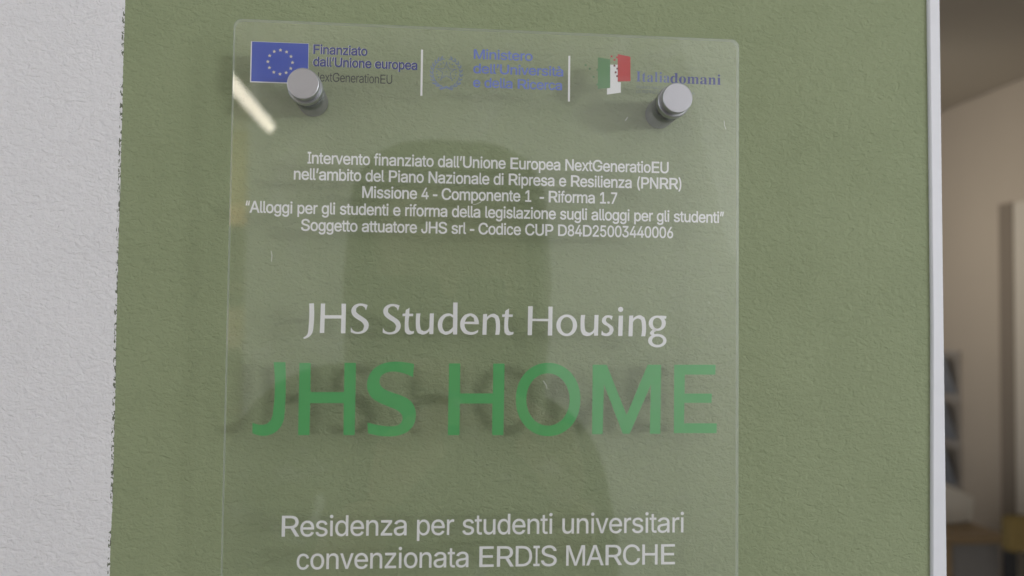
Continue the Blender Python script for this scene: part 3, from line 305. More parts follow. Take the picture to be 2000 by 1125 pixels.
def raw(c, off=0.0):
    """filled letter: points, faces and a layer number per point"""
    k = (c, off)
    if k not in _gc:
        loops = []
        for ring_ in GLY[c][1]:
            pts_ = [Vector((ring_[i] * .001, ring_[i + 1] * .001)) for i in range(0, len(ring_), 2)]
            new = []
            for i in range(len(pts_)):                       # push the outline outwards (ink to the right of a clockwise outline)
                d0 = (pts_[i] - pts_[i - 1]).normalized(); d1 = (pts_[(i + 1) % len(pts_)] - pts_[i]).normalized()
                n0, n1 = Vector((-d0.y, d0.x)), Vector((-d1.y, d1.x)); nn = n0 + n1
                nn = nn.normalized() if nn.length > 1e-4 else n0
                new.append(pts_[i] + nn * off / max(.5, nn.dot(n0)))
            loops.append(new)
        allp = [v for l in loops for v in l]; eds = []; n = 0
        for l in loops: eds += [(n + i, n + (i + 1) % len(l)) for i in range(len(l))]; n += len(l)
        cv, _e, cf, *_r = delaunay_2d_cdt(allp, eds, [], 1, 1e-6)
        def wind(p):
            wn = 0
            for l in loops:
                for i in range(len(l)):
                    q0, q1 = l[i - 1], l[i]
                    if (q0.y <= p.y) != (q1.y <= p.y):
                        t = (q1 - q0).cross(p - q0)
                        if q0.y <= p.y and t > 0: wn += 1
                        elif q1.y <= p.y and t < 0: wn -= 1
            return wn
        P = [(v.x, v.y) for v in cv]; S = [0] * len(P)
        F = [tuple(f) for f in cf if wind(sum((cv[i] for i in f), Vector((0, 0))) / len(f)) < 0]
        _gc[k] = (P, F, S)
    return _gc[k]
def adv(c): return 0.18 if c == ' ' else GLY[c][0] * .001
def lettering(txt, xl, xr, zb, cap, m, name='lettering', off=0.0, widths='hel', under=None, capem=0.509, xsq=1.0, gap=0.0):
    """one line of print from xl to xr (mm), baseline zb, capital height cap"""
    V = []; F = []; ST = []; x = 0.0; nth = 0; wd = 1.07 if widths == 'hel' else 1.0
    for c in (['s' + q for q in txt] if widths == 'serif' else txt):
        if widths == 'hel': A = HEL[c] / 716 * capem
        else: A = adv(c) + gap
        if c != ' ':
            vs, fs, ss = raw(c, off); k = len(V); nth += 1; s = (A - gap) / adv(c) if widths == 'hel' else 1.0
            ST += [q + 4 * (nth % 2) for q in ss]; V += [(x + p[0] * s * wd - (wd - 1) / 2 * A, p[1]) for p in vs]; F += [tuple(i + k for i in f) for f in fs]
        x += A
    x0 = min(v[0] for v in V); x1 = max(v[0] for v in V); sx = (xr - xl) / (x1 - x0); sz = cap / capem
    V = [(xl + (v[0] - x0) * sx, zb + v[1] * sz) for v in V]
    verts = [(a * .001, PR + .000004 * st, b * .001) for (a, b), st in zip(V, ST)]; faces = list(F); mi = [0] * len(F)
    mats = [m]
    if under:
        n = len(verts); verts += [((a + under[0]) * .001, PR + 0.00006 + .000004 * st, (b + under[1]) * .001) for (a, b), st in zip(V, ST)]
        faces += [tuple(i + n for i in f) for f in F]; mi += [1] * len(F); mats.append(M['ink_white'])
    me = bpy.data.meshes.new(name); me.from_pydata(verts, [], faces)
    for q in mats: me.materials.append(q)
    for p, q in zip(me.polygons, mi): p.material_index = q
    return link(bpy.data.objects.new(name, me), sign)

G = {"HOME":[[[[-86.923,-138.598],[-82.28,-138.565],[-82.104,-158.343],[-82.451,-161.662],[-83.523,-164.376],[-85.727,-166.785],[-88.664,-167.987],[-90.554,-168.167],[-92.809,-167.805],[-94.715,-167.084],[-94.69,-162.878],[-93.2,-163.478],[-91.123,-163.778],[-89.062,-163.295],[-87.497,-161.668],[-86.784,-158.955]]],[[[-76.664,-138.829],[-72.176,-138.797],[-72.062,-150.571],[-58.614,-150.517],[-58.653,-138.642],[-54.063,-138.609],[-54.017,-167.883],[-58.532,-167.881],[-58.652,-154.955],[-72.094,-154.994],[-72.136,-167.875],[-76.609,-167.873]]],[[[-30.517,-138.936],[-34.502,-138.227],[-39.384,-138.077],[-43.628,-139.026],[-46.931,-141.189],[-48.878,-144.255],[-49.425,-147.614],[-48.892,-150.356],[-47.028,-153.093],[-43.965,-154.913],[-40.296,-156.429],[-36.926,-157.948],[-35.069,-159.776],[-34.74,-161.302],[-35.324,-162.829],[-37.13,-164.05],[-40.164,-164.356],[-44.418,-163.871],[-48.976,-162.84],[-48.72,-167.095],[-44.345,-168.131],[-40.096,-168.437],[-35.245,-167.709],[-31.925,-165.879],[-29.959,-162.824],[-29.462,-159.461],[-30.248,-156.098],[-32.118,-153.656],[-35.503,-151.832],[-39.176,-150.623],[-42.546,-149.109],[-44.09,-147.589],[-44.425,-145.758],[-43.849,-143.921],[-41.745,-142.502],[-38.709,-142.055],[-35.041,-142.646],[-30.86,-144.338]]],[[[-16.212,-138.59],[-11.585,-138.558],[-11.538,-150.884],[2.02,-150.832],[1.992,-138.526],[6.725,-138.493],[6.577,-167.91],[1.921,-167.908],[1.885,-154.968],[-11.543,-155.006],[-11.551,-167.902],[-16.287,-167.9]]],[[[38.571,-153.184],[38.458,-155.515],[38.08,-157.679],[37.445,-159.712],[36.564,-161.593],[35.454,-163.292],[34.135,-164.783],[32.629,-166.039],[30.961,-167.039],[29.158,-167.765],[27.238,-168.205],[25.17,-168.352],[23.1,-168.203],[21.178,-167.762],[19.369,-167.036],[17.692,-166.039],[16.173,-164.789],[14.837,-163.307],[13.705,-161.619],[12.797,-159.752],[12.129,-157.733],[11.713,-155.586],[11.555,-153.271],[11.66,-150.954],[12.028,-148.801],[12.65,-146.774],[13.517,-144.895],[14.613,-143.193],[15.92,-141.696],[17.415,-140.43],[19.075,-139.417],[20.874,-138.675],[22.792,-138.219],[24.865,-138.056],[26.943,-138.19],[28.876,-138.62],[30.699,-139.339],[32.39,-140.334],[33.923,-141.586],[35.272,-143.075],[36.415,-144.773],[37.33,-146.654],[38.002,-148.688],[38.418,-150.852]],[[34.022,-153.198],[33.947,-154.814],[33.692,-156.344],[33.262,-157.793],[32.667,-159.139],[31.918,-160.36],[31.027,-161.433],[30.013,-162.34],[28.893,-163.063],[27.687,-163.59],[26.412,-163.91],[25.063,-164.018],[23.714,-163.912],[22.435,-163.593],[21.222,-163.069],[20.092,-162.349],[19.065,-161.447],[18.159,-160.379],[17.391,-159.165],[16.773,-157.827],[16.319,-156.386],[16.036,-154.865],[15.929,-153.256],[16.0,-151.647],[16.25,-150.122],[16.674,-148.677],[17.262,-147.331],[18.006,-146.109],[18.89,-145.032],[19.9,-144.12],[21.016,-143.391],[22.221,-142.857],[23.496,-142.529],[24.846,-142.413],[26.199,-142.513],[27.483,-142.826],[28.703,-143.347],[29.838,-144.066],[30.872,-144.969],[31.783,-146.04],[32.557,-147.259],[33.178,-148.605],[33.634,-150.053],[33.917,-151.582]]],[[[43.647,-138.737],[49.562,-138.697],[58.192,-159.626],[67.026,-138.578],[72.752,-138.539],[72.646,-167.377],[68.09,-167.375],[68.486,-146.744],[59.52,-167.373],[56.65,-167.372],[48.478,-146.84],[48.066,-167.556],[43.629,-167.554]]],[[[78.43,-138.5],[96.277,-138.379],[96.159,-142.497],[82.976,-142.574],[82.88,-150.584],[94.685,-150.539],[94.566,-154.393],[82.831,-154.426],[82.738,-163.045],[96.867,-163.034],[96.749,-167.132],[78.37,-167.128]]]],"HOUSING":[[[[-73.256,-114.687],[-71.397,-114.54],[-71.384,-124.304],[-71.762,-126.441],[-72.811,-127.975],[-74.114,-128.779],[-75.187,-129.032],[-75.318,-128.486],[-74.312,-127.868],[-73.615,-126.765],[-73.352,-124.935]]],[[[-68.569,-114.625],[-66.884,-114.603],[-66.912,-119.371],[-60.22,-119.291],[-60.308,-114.577],[-58.494,-114.553],[-58.513,-126.612],[-60.324,-126.631],[-60.315,-120.638],[-66.946,-120.715],[-67.013,-126.576],[-68.817,-126.594]]],[[[-49.756,-114.991],[-51.648,-114.463],[-53.166,-114.422],[-54.973,-115.059],[-56.159,-116.485],[-56.252,-118.018],[-55.498,-119.541],[-53.655,-120.929],[-51.815,-122.134],[-51.001,-123.596],[-51.458,-125.194],[-52.959,-125.944],[-54.779,-125.779],[-55.761,-125.055],[-56.327,-123.837],[-56.407,-126.102],[-54.763,-126.697],[-52.944,-126.801],[-50.834,-126.167],[-49.465,-124.682],[-49.193,-122.84],[-49.888,-121.315],[-51.55,-119.985],[-53.391,-118.78],[-54.441,-117.689],[-54.344,-116.339],[-53.27,-115.405],[-51.936,-115.326],[-50.954,-115.927],[-50.385,-117.209]]],[[[-36.772,-115.007],[-38.676,-114.477],[-40.203,-114.435],[-42.023,-115.075],[-43.219,-116.505],[-43.315,-118.044],[-42.557,-119.571],[-40.705,-120.964],[-38.854,-122.173],[-38.036,-123.64],[-38.498,-125.243],[-40.011,-125.996],[-41.843,-125.83],[-42.83,-125.104],[-43.398,-123.882],[-43.482,-126.154],[-41.827,-126.751],[-39.997,-126.856],[-37.872,-126.22],[-36.492,-124.73],[-36.216,-122.882],[-36.913,-121.351],[-38.584,-120.017],[-40.436,-118.808],[-41.491,-117.714],[-41.392,-116.359],[-40.309,-115.422],[-38.967,-115.343],[-37.979,-115.946],[-37.408,-117.232]]],[[[-32.717,-115.879],[-32.801,-118.346],[-31.146,-118.326],[-31.254,-119.314],[-32.785,-119.332],[-32.895,-124.015],[-32.447,-125.242],[-31.645,-125.603],[-30.729,-125.408],[-30.837,-126.333],[-32.238,-126.84],[-33.587,-126.669],[-34.397,-125.754],[-34.544,-124.217],[-34.438,-119.352],[-35.539,-119.365],[-35.494,-118.379],[-34.395,-118.243],[-34.234,-116.823]]],[[[-29.922,-118.188],[-28.204,-118.167],[-28.31,-123.226],[-27.854,-124.947],[-26.618,-125.489],[-25.336,-124.983],[-24.493,-123.802],[-24.394,-118.121],[-22.732,-118.101],[-22.852,-126.623],[-24.45,-126.639],[-24.531,-125.344],[-25.805,-126.467],[-27.334,-126.852],[-29.061,-126.254],[-29.819,-124.783],[-30.027,-123.245]]],[[[-14.838,-113.482],[-13.044,-113.458],[-13.047,-126.648],[-14.777,-126.666],[-14.795,-125.368],[-16.261,-126.495],[-18.107,-126.822],[-19.782,-126.036],[-20.857,-124.195],[-21.011,-122.035],[-20.18,-119.925],[-18.352,-118.357],[-16.381,-118.024],[-14.828,-118.624]],[[-14.812,-119.738],[-16.058,-119.01],[-17.598,-119.276],[-18.751,-120.65],[-19.217,-122.51],[-18.944,-124.36],[-17.941,-125.524],[-16.586,-125.324],[-14.818,-123.698]]],[[[-4.181,-122.344],[-10.013,-122.284],[-9.742,-123.953],[-8.547,-125.303],[-6.87,-125.596],[-5.262,-125.146],[-4.338,-124.578],[-4.511,-125.634],[-6.051,-126.517],[-7.909,-126.721],[-10.085,-126.124],[-11.47,-124.405],[-11.868,-122.428],[-11.403,-120.256],[-9.878,-118.503],[-7.716,-117.918],[-5.847,-118.454],[-4.585,-119.991]],[[-9.964,-121.354],[-5.996,-121.31],[-6.328,-119.639],[-7.704,-118.849],[-9.181,-119.672]]],[[[-2.432,-118.165],[-0.754,-118.02],[-0.8,-119.325],[0.681,-118.189],[2.36,-117.92],[3.805,-118.774],[4.452,-120.694],[4.337,-126.599],[2.654,-126.616],[2.772,-121.024],[2.319,-119.662],[1.317,-119.238],[0.076,-119.688],[-0.843,-120.817],[-0.956,-126.652],[-2.634,-126.669]]],[[[8.329,-115.667],[8.233,-118.16],[9.922,-118.14],[9.808,-119.138],[8.245,-119.157],[8.113,-123.888],[8.565,-125.127],[9.381,-125.492],[10.317,-125.296],[10.203,-126.23],[8.771,-126.742],[7.394,-126.569],[6.572,-125.645],[6.428,-124.092],[6.557,-119.177],[5.433,-119.19],[5.484,-118.194],[6.606,-118.056],[6.777,-116.621]]],[[[16.258,-114.63],[18.206,-114.605],[18.136,-119.789],[24.807,-119.774],[24.756,-114.646],[26.523,-114.686],[26.452,-126.692],[24.625,-126.71],[24.691,-120.776],[18.083,-120.788],[17.958,-126.651],[16.201,-126.668]]],[[[36.908,-122.329],[36.86,-123.036],[36.706,-123.726],[36.449,-124.382],[36.096,-124.989],[35.655,-125.532],[35.138,-125.996],[34.557,-126.371],[33.926,-126.648],[33.262,-126.82],[32.579,-126.882],[31.896,-126.833],[31.229,-126.675],[30.595,-126.411],[30.008,-126.047],[29.484,-125.594],[29.035,-125.062],[28.672,-124.463],[28.404,-123.813],[28.238,-123.128],[28.177,-122.425],[28.224,-121.72],[28.377,-121.031],[28.632,-120.375],[28.984,-119.768],[29.423,-119.225],[29.939,-118.76],[30.519,-118.383],[31.149,-118.105],[31.813,-117.932],[32.496,-117.868],[33.18,-117.916],[33.848,-118.073],[34.484,-118.336],[35.072,-118.699],[35.598,-119.153],[36.049,-119.686],[36.413,-120.286],[36.681,-120.937],[36.848,-121.624]],[[35.133,-122.349],[35.106,-122.888],[35.016,-123.414],[34.864,-123.915],[34.656,-124.378],[34.395,-124.792],[34.088,-125.146],[33.744,-125.432],[33.369,-125.642],[32.975,-125.772],[32.57,-125.818],[32.164,-125.78],[31.767,-125.658],[31.389,-125.455],[31.04,-125.177],[30.727,-124.83],[30.459,-124.422],[30.243,-123.964],[30.082,-123.467],[29.982,-122.943],[29.945,-122.405],[29.972,-121.867],[30.062,-121.341],[30.213,-120.84],[30.421,-120.377],[30.681,-119.963],[30.987,-119.609],[31.332,-119.322],[31.706,-119.111],[32.1,-118.98],[32.506,-118.933],[32.912,-118.971],[33.309,-119.092],[33.687,-119.295],[34.037,-119.573],[34.35,-119.921],[34.619,-120.329],[34.836,-120.788],[34.996,-121.285],[35.096,-121.81]]],[[[38.519,-117.984],[40.298,-117.963],[40.151,-123.109],[40.61,-124.86],[41.885,-125.411],[43.216,-124.896],[44.097,-123.695],[44.241,-117.915],[45.961,-117.895],[45.774,-126.564],[44.12,-126.581],[44.046,-125.264],[42.72,-126.406],[41.135,-126.798],[39.352,-126.189],[38.577,-124.693],[38.374,-123.128]]],[[[52.027,-118.326],[50.363,-117.968],[48.768,-118.175],[47.565,-119.259],[47.384,-120.644],[48.158,-121.704],[49.759,-122.629],[50.724,-123.625],[50.479,-124.947],[49.272,-125.65],[48.058,-125.286],[47.413,-124.288],[47.172,-126.111],[48.642,-126.662],[50.427,-126.581],[51.825,-125.688],[52.453,-124.235],[52.123,-122.855],[50.71,-121.738],[49.491,-120.934],[49.038,-119.996],[49.477,-119.048],[50.498,-118.91],[51.527,-119.968]]],[[[56.422,-115.436],[56.341,-115.848],[56.108,-116.198],[55.756,-116.435],[55.34,-116.522],[54.923,-116.445],[54.568,-116.217],[54.33,-115.873],[54.244,-115.464],[54.324,-115.053],[54.558,-114.702],[54.909,-114.465],[55.325,-114.378],[55.742,-114.455],[56.097,-114.683],[56.336,-115.027]]],[[[54.519,-118.107],[56.375,-118.022],[56.178,-126.588],[54.323,-126.606]]],[[[59.003,-118.054],[60.735,-117.907],[60.679,-119.232],[62.213,-118.078],[63.946,-117.805],[65.431,-118.672],[66.086,-120.622],[65.928,-126.618],[64.193,-126.635],[64.351,-120.957],[63.893,-119.574],[62.862,-119.144],[61.58,-119.6],[60.625,-120.746],[60.47,-126.672],[58.74,-126.688]]],[[[74.728,-121.031],[74.66,-121.661],[74.454,-122.268],[74.116,-122.83],[73.661,-123.323],[73.106,-123.73],[72.471,-124.034],[71.782,-124.225],[71.066,-124.294],[70.349,-124.24],[69.658,-124.064],[69.022,-123.773],[68.463,-123.378],[68.004,-122.895],[67.662,-122.342],[67.45,-121.74],[67.376,-121.113],[67.443,-120.483],[67.648,-119.877],[67.984,-119.316],[68.438,-118.822],[68.992,-118.415],[69.626,-118.109],[70.314,-117.917],[71.031,-117.847],[71.749,-117.9],[72.44,-118.076],[73.078,-118.366],[73.638,-118.761],[74.098,-119.245],[74.441,-119.799],[74.654,-120.402]],[[72.984,-121.05],[72.949,-121.495],[72.841,-121.923],[72.664,-122.318],[72.425,-122.666],[72.134,-122.952],[71.8,-123.166],[71.438,-123.299],[71.061,-123.347],[70.683,-123.307],[70.32,-123.181],[69.984,-122.975],[69.69,-122.695],[69.447,-122.353],[69.266,-121.962],[69.154,-121.536],[69.115,-121.093],[69.149,-120.649],[69.257,-120.221],[69.433,-119.826],[69.672,-119.478],[69.963,-119.192],[70.297,-118.977],[70.659,-118.844],[71.036,-118.796],[71.414,-118.835],[71.778,-118.96],[72.114,-119.167],[72.409,-119.447],[72.651,-119.789],[72.832,-120.18],[72.945,-120.606]]],[[[72.322,-117.831],[74.971,-118.053],[74.783,-119.132],[72.845,-119.154]]],[[[75.023,-128.362],[74.95,-128.917],[74.728,-129.452],[74.367,-129.947],[73.88,-130.382],[73.285,-130.74],[72.606,-131.009],[71.87,-131.177],[71.103,-131.238],[70.336,-131.19],[69.598,-131.035],[68.918,-130.779],[68.321,-130.431],[67.831,-130.005],[67.465,-129.518],[67.239,-128.988],[67.16,-128.435],[67.233,-127.881],[67.453,-127.346],[67.813,-126.852],[68.299,-126.417],[68.892,-126.058],[69.569,-125.789],[70.306,-125.62],[71.072,-125.558],[71.84,-125.604],[72.579,-125.759],[73.261,-126.015],[73.859,-126.362],[74.351,-126.789],[74.718,-127.277],[74.944,-127.808]],[[73.603,-128.375],[73.559,-128.721],[73.424,-129.053],[73.205,-129.361],[72.91,-129.632],[72.55,-129.855],[72.138,-130.022],[71.691,-130.126],[71.226,-130.164],[70.761,-130.135],[70.313,-130.038],[69.9,-129.878],[69.538,-129.662],[69.24,-129.397],[69.018,-129.094],[68.881,-128.764],[68.833,-128.42],[68.877,-128.075],[69.011,-127.742],[69.229,-127.434],[69.524,-127.164],[69.884,-126.941],[70.295,-126.773],[70.742,-126.668],[71.207,-126.63],[71.673,-126.659],[72.121,-126.755],[72.534,-126.915],[72.897,-127.131],[73.195,-127.396],[73.417,-127.7],[73.555,-128.031]]],[[[69.773,-123.613],[70.936,-124.169],[69.779,-124.813],[69.654,-125.445],[70.3,-125.818],[72.234,-125.799],[71.594,-126.689],[69.016,-126.588],[67.851,-125.464],[68.36,-124.449]]]],"fin":[-73.696,-51.7,-11.987],"dall":[-73.699,-31.112,-17.077],"next":[-73.51,-41.358,-23.384],"min":[-7.719,17.033,-11.5],"uni":[-7.831,30.06,-17.536],"ric":[-7.861,29.615,-23.43],"ital":[61.388,75.882,-18.6],"dom":[76.172,98.232,-18.718],"pia":[61.54,78.793,-21.656],"rip":[61.552,86.843,-23.536],"L1":[-75.123,75.625,-57.37],"L2":[-80.472,81.163,-64.104],"L3":[-52.762,53.549,-70.92],"L4":[-99.444,99.774,-78.032],"L5":[-77.217,77.708,-84.976],"res":[-82.324,82.86,-208.409],"con":[-76.16,79.089,-221.556],"eu":[[-97.997,-7.974],[-75.73,-7.555],[-75.665,-24.227],[-98.164,-24.329]],"euc":[-86.895,-16.022],"bar1":[[-29.213,-8.525],[-29.275,-27.899]],"bar2":[[32.551,-8.7],[32.642,-28.188]],"emb":[-19.001,-17.622],"itg":[[44.809,-8.912],[50.09,-9.544],[50.181,-21.75],[44.915,-22.386]],"itw":[[50.107,-11.824],[53.337,-11.7],[53.39,-19.163],[54.722,-19.114],[54.753,-23.591],[48.835,-24.675],[48.815,-21.994],[50.181,-21.75]],"itr":[[53.305,-7.175],[58.808,-8.13],[58.876,-18.572],[53.388,-18.91]],"dotr":[[50.668,-8.293],[51.951,-9.706],[53.021,-8.591],[51.93,-12.203],[53.212,-13.421],[52.479,-15.047],[53.117,-16.64]],"dotg":[[44.617,-14.233],[44.608,-20.552],[41.339,-13.871],[43.024,-17.346],[39.58,-12.427],[41.367,-13.977]],"scr":[[[98.319,-35.14],[98.55,-37.34],[99.228,-38.863]],[[-3.178,-70.157],[-4.217,-72.105],[-5.908,-73.0],[-7.394,-73.248]],[[-88.164,-93.923],[-87.721,-95.581],[-87.871,-98.082]],[[22.251,-145.129],[23.553,-146.817],[23.996,-148.298]],[[56.926,-34.942],[55.835,-36.507]]]}
W_, B_ = M['ink_white'], M['ink_blue']
P1 = ['Intervento finanziato dall\u2019Unione Europea NextGeneratioEU', 'nell\u2019ambito del Piano Nazionale di Ripresa e Resilienza (PNRR)',
      'Missione 4 - Componente 1  - Riforma 1.7', '\u201cAlloggi per gli studenti e riforma della legislazione sugli alloggi per gli studenti\u201d',
      'Soggetto attuatore JHS srl - Codice CUP D84D25003440006']
for t, k in zip(P1, ('L1', 'L2', 'L3', 'L4', 'L5')):
    lettering(t, *G[k], 4.65, W_, off=0.012)
lettering('Residenza per studenti universitari', *G['res'], 8.25, W_, off=0.003)
lettering('convenzionata ERDIS MARCHE', *G['con'], 8.25, W_, off=0.003)
lettering('Finanziato', *G['fin'], 3.75, B_, off=0.017, under=(-.16, .06))
lettering('dall\u2019Unione europea', *G['dall'], 3.75, B_, off=0.017, under=(-.16, .06))
lettering('NextGenerationEU', *G['next'], 3.75, M['ink_dark'], off=0.0)
lettering('Ministero', *G['min'], 3.95, M['ink_pale'], off=0.012)
lettering('dell\u2019Universit\u00e0', *G['uni'], 3.95, M['ink_pale'], off=0.012)
lettering('e della Ricerca', *G['ric'], 3.95, M['ink_pale'], off=0.012)
lettering('Italia', *G['ital'], 4.25, M['ink_mid'], off=-0.006, widths='serif', capem=0.66, gap=0.035)
lettering('domani', *G['dom'], 4.25, B_, off=0.0, widths='serif', capem=0.66, gap=0.01)
lettering('PIANO NAZIONALE', *G['pia'], 1.30, M['ink_grey'], off=0.0)
lettering('DI RIPRESA E RESILIENZA', *G['rip'], 1.30, M['ink_grey'], off=0.0)
def glyphs(name, key, m, base=None):
    rings = []
    bm_objs = [flat('tmp', [smooth_ring([tuple(q) for q in r]) for r in g], m, None, 0.000015 * (i % 3)) for i, g in enumerate(G[key])]
    bm = bmesh.new()
    for o in bm_objs:
        bm.from_mesh(o.data); d = o.data; bpy.data.objects.remove(o); bpy.data.meshes.remove(d)
    return mesh(name, bm, m, sign)
glyphs('lettering', 'HOUSING', W_)
glyphs('lettering', 'HOME', M['ink_green'])
# thin white dividers
for k in ('bar1', 'bar2'):
    (xa, za), (xb, zb) = G[k]; xm = (xa + xb) / 2
    flat('divider_line', [[(xm - .42, za), (xm + .42, za), (xm + .42, zb), (xm - .42, zb)]], W_)
# blue flag with its ring of twelve stars
def star(cx_, cz_, r, inner=0.42, rot=90, n=5):
    return [(cx_ + (r if k % 2 == 0 else r * inner) * math.cos(R(rot + 180 / n * k)), cz_ + (r if k % 2 == 0 else r * inner) * math.sin(R(rot + 180 / n * k))) for k in range(2 * n)]
fx0, fx1 = -98.35, -75.65; fz0, fz1 = G['eu'][0][1], G['eu'][3][1]
flagu = flat('blue_flag', [[(fx0, fz0), (fx1, fz0), (fx1, fz1), (fx0, fz1)]], M['ink_flag'])
flat('white_border', [[(fx0 - .45, fz0 + .12), (fx1 + .12, fz0 + .12), (fx1 + .12, fz1 - .42), (fx0 - .45, fz1 - .42)]], W_, flagu, 0.00005)
ecx, ecz = G['euc']
for k in range(12):
    a = R(90 - 30 * k); flat('star', [star(ecx + 4.95 * math.cos(a), ecz + 4.95 * math.sin(a), .82)], M['ink_star'], flagu, -0.00004)
# ministry crest: star on a toothed wheel between an olive and an oak branch over a ribbon
ex_, ez_ = G['emb']; ez_ -= .2
crest = []
def seg(a, b, wd):
    a, b = Vector(a), Vector(b); d = (b - a).normalized(); n = Vector((-d.y, d.x)) * wd / 2
    return [tuple(a + n), tuple(b + n), tuple(b - n), tuple(a - n)]
so = star(0, .35, 3.75); 
E_ = []
for k in range(10): E_.append(seg(so[k], so[(k + 1) % 10], .27))
for k in range(5):
    E_.append(seg((0, .35), so[2 * k], .09))
for k in range(20):
    a0, a1 = R(18 * k - 5), R(18 * k + 5); am = R(18 * k)
    if 250 < (18 * k) % 360 < 290: continue
    E_.append(seg((3.9 * math.cos(a0), .2 + 3.9 * math.sin(a0)), (3.9 * math.cos(a1), .2 + 3.9 * math.sin(a1)), .18))
    E_.append(seg((3.9 * math.cos(am), .2 + 3.9 * math.sin(am)), (4.35 * math.cos(am), .2 + 4.35 * math.sin(am)), .42))
bm = bmesh.new()
def addpoly(bm, P, y):
    bm.faces.new([bm.verts.new(((ex_ + x) * .001, PR + y, (ez_ + z) * .001)) for x, z in P])
for i, e in enumerate(E_): addpoly(bm, e, 0.00001 * (i % 7))
emb = mesh('crest', bm, M['ink_emblem'], sign)
def leaf(x, z, ang, ln, wd, n=5):
    P = []; ca, sa = math.cos(ang), math.sin(ang)
    for k in range(n + 1): t = k / n; P.append((t * ln, wd * math.sin(math.pi * t) ** .8 if 0 < t < 1 else 0))
    for k in range(n - 1, 0, -1): t = k / n; P.append((t * ln, -wd * math.sin(math.pi * t) ** .8))
    return [(x + p * ca - q * sa, z + p * sa + q * ca) for p, q in P]
for name, sgn, num, ln, wd in (('olive_branch', -1, 11, 2.0, .24), ('oak_branch', 1, 10, 1.9, .34)):
    bm = bmesh.new(); q = 0
    for k in range(num):
        t = k / (num - 1); a = R(-78 + 142 * t); r = 6.0
        px, pz = sgn * r * math.cos(a), -.1 + r * 1.06 * math.sin(a); tang = math.atan2(math.cos(a), -sgn * math.sin(a))
        for s2 in (.42, -.42):
            q += 1; addpoly(bm, leaf(px, pz, tang + sgn * s2 * (1 if sgn > 0 else 1), ln, wd), 0.00001 * (q % 9) + .00002)
    mesh(name, bm, M['ink_emblem'] if sgn > 0 else M['ink_mid_grey'], emb)
bm = bmesh.new()
for i, (a, b, wd) in enumerate((((-2.6, -7.0), (.6, -5.9), .75), ((2.6, -7.0), (-.6, -5.9), .75), ((-5.8, -4.5), (-2.5, -5.9), .3), ((5.9, -4.4), (2.5, -6.1), .3), ((5.9, -4.4), (5.6, -3.6), .3), ((-1.2, -6.3), (1.2, -6.3), .5))):
    addpoly(bm, seg(a, b, wd), 0.00001 * i + .00012)
mesh('ribbon', bm, M['ink_mid_grey'], emb)
# green white red emblem dissolving into little squares
ital = flat('tricolour_emblem', [G['itw']], W_, None, 0.0)
def sq(c, h): return [(c[0] - h, c[1] - h), (c[0] + h, c[1] - h), (c[0] + h, c[1] + h), (c[0] - h, c[1] + h)]
flat('green_field', [G['itg']], M['ink_flaggreen'], ital, -0.00003)
flat('red_field', [G['itr']], M['ink_red'], ital, -0.00005)
for i, c in enumerate(G['dotr']): flat('red_square', [sq(c, .40)], M['ink_darkred' if i in (3, 4, 5, 6) else 'ink_red'], ital, -0.00007)
for i, c in enumerate(G['dotg']): flat('green_square', [sq(c, .36)], M['ink_flaggreen'], ital, -0.00007)
# fine scratches in the face of the sheet
for c in G['scr']:
    bm = bmesh.new(); q = 0
    P = [Vector(v) for v in c]
    for a, b in zip(P, P[1:]):
        bm.faces.new([bm.verts.new((x * .001, YF - YBK - 0.00004, z * .001)) for x, z in seg(a, b, .16)])
    mesh('scratch', bm, M['scratch'], sign)

# ------------------------------------------------------------------ standoff studs through the sheet's top corners
def stud(x, z, label):
    t = tag(empty('standoff_stud', (x, 0, z)), label, 'standoff', 'metal studs holding the sign')
    lathe('cap', [(0, -.0298), (.00595, -.0298), (.00612, -.02973), (.00624, -.02955), (.00628, -.0293), (.00628, -.0281), (.0061, -.0278), (.00585, -.0276), (.00585, -.0249), (0.004, -.0249)], M['metal'], t, rim=M['metal_side'])
    lathe('flange', [(.0040, -.02478), (.00655, -.02478), (.00685, -.0244), (.00685, -.0215), (.00665, -.0206), (.0040, -.0206)], M['metal_side'], t)
    lathe('barrel', [(.0038, -.0164), (.0061, -.0164), (.0063, -.0161), (.0063, -.0006), (.0038, -.0006)], M['metal_dark'], t)
    return t
stud(-.0755, ZP - .0281, 'satin metal stud covering the lower corner of the blue starred flag')
stud(.0756, ZP - .0285, 'satin metal stud just below the bold serif word by the red and green emblem')

# ------------------------------------------------------------------ reception room beyond the opening
XW = 2.57
M['oak'] = mat('oak_board', (0.29, 0.205, 0.115), 0.45, noise=0.12, nscale=12)
M['charcoal'] = mat('charcoal_laminate', (0.20, 0.19, 0.178), 0.5, noise=0.05)
M['paper'] = mat('white_paper', (0.52, 0.48, 0.41), 0.6, noise=0.02)
M['yellow'] = mat('ochre_fabric', (0.19, 0.135, 0.045), 0.85, noise=0.1, nscale=300)
M['black'] = mat('black_plastic', (0.02, 0.02, 0.02), 0.45)
M['leaf_grey'] = mat('blue_grey_leaflet', (0.19, 0.20, 0.215), 0.4, noise=0.3, nscale=25)
M['leaf_red'] = mat('leaflet_red_band', (0.40, 0.10, 0.08), 0.4)
M['rack'] = mat('smoked_rack', (0.30, 0.27, 0.235), 0.3)
M['door'] = mat('pale_door', (0.50, 0.45, 0.37), 0.45, noise=0.02)
M['jamb'] = mat('door_jamb', (0.20, 0.165, 0.125), 0.5)
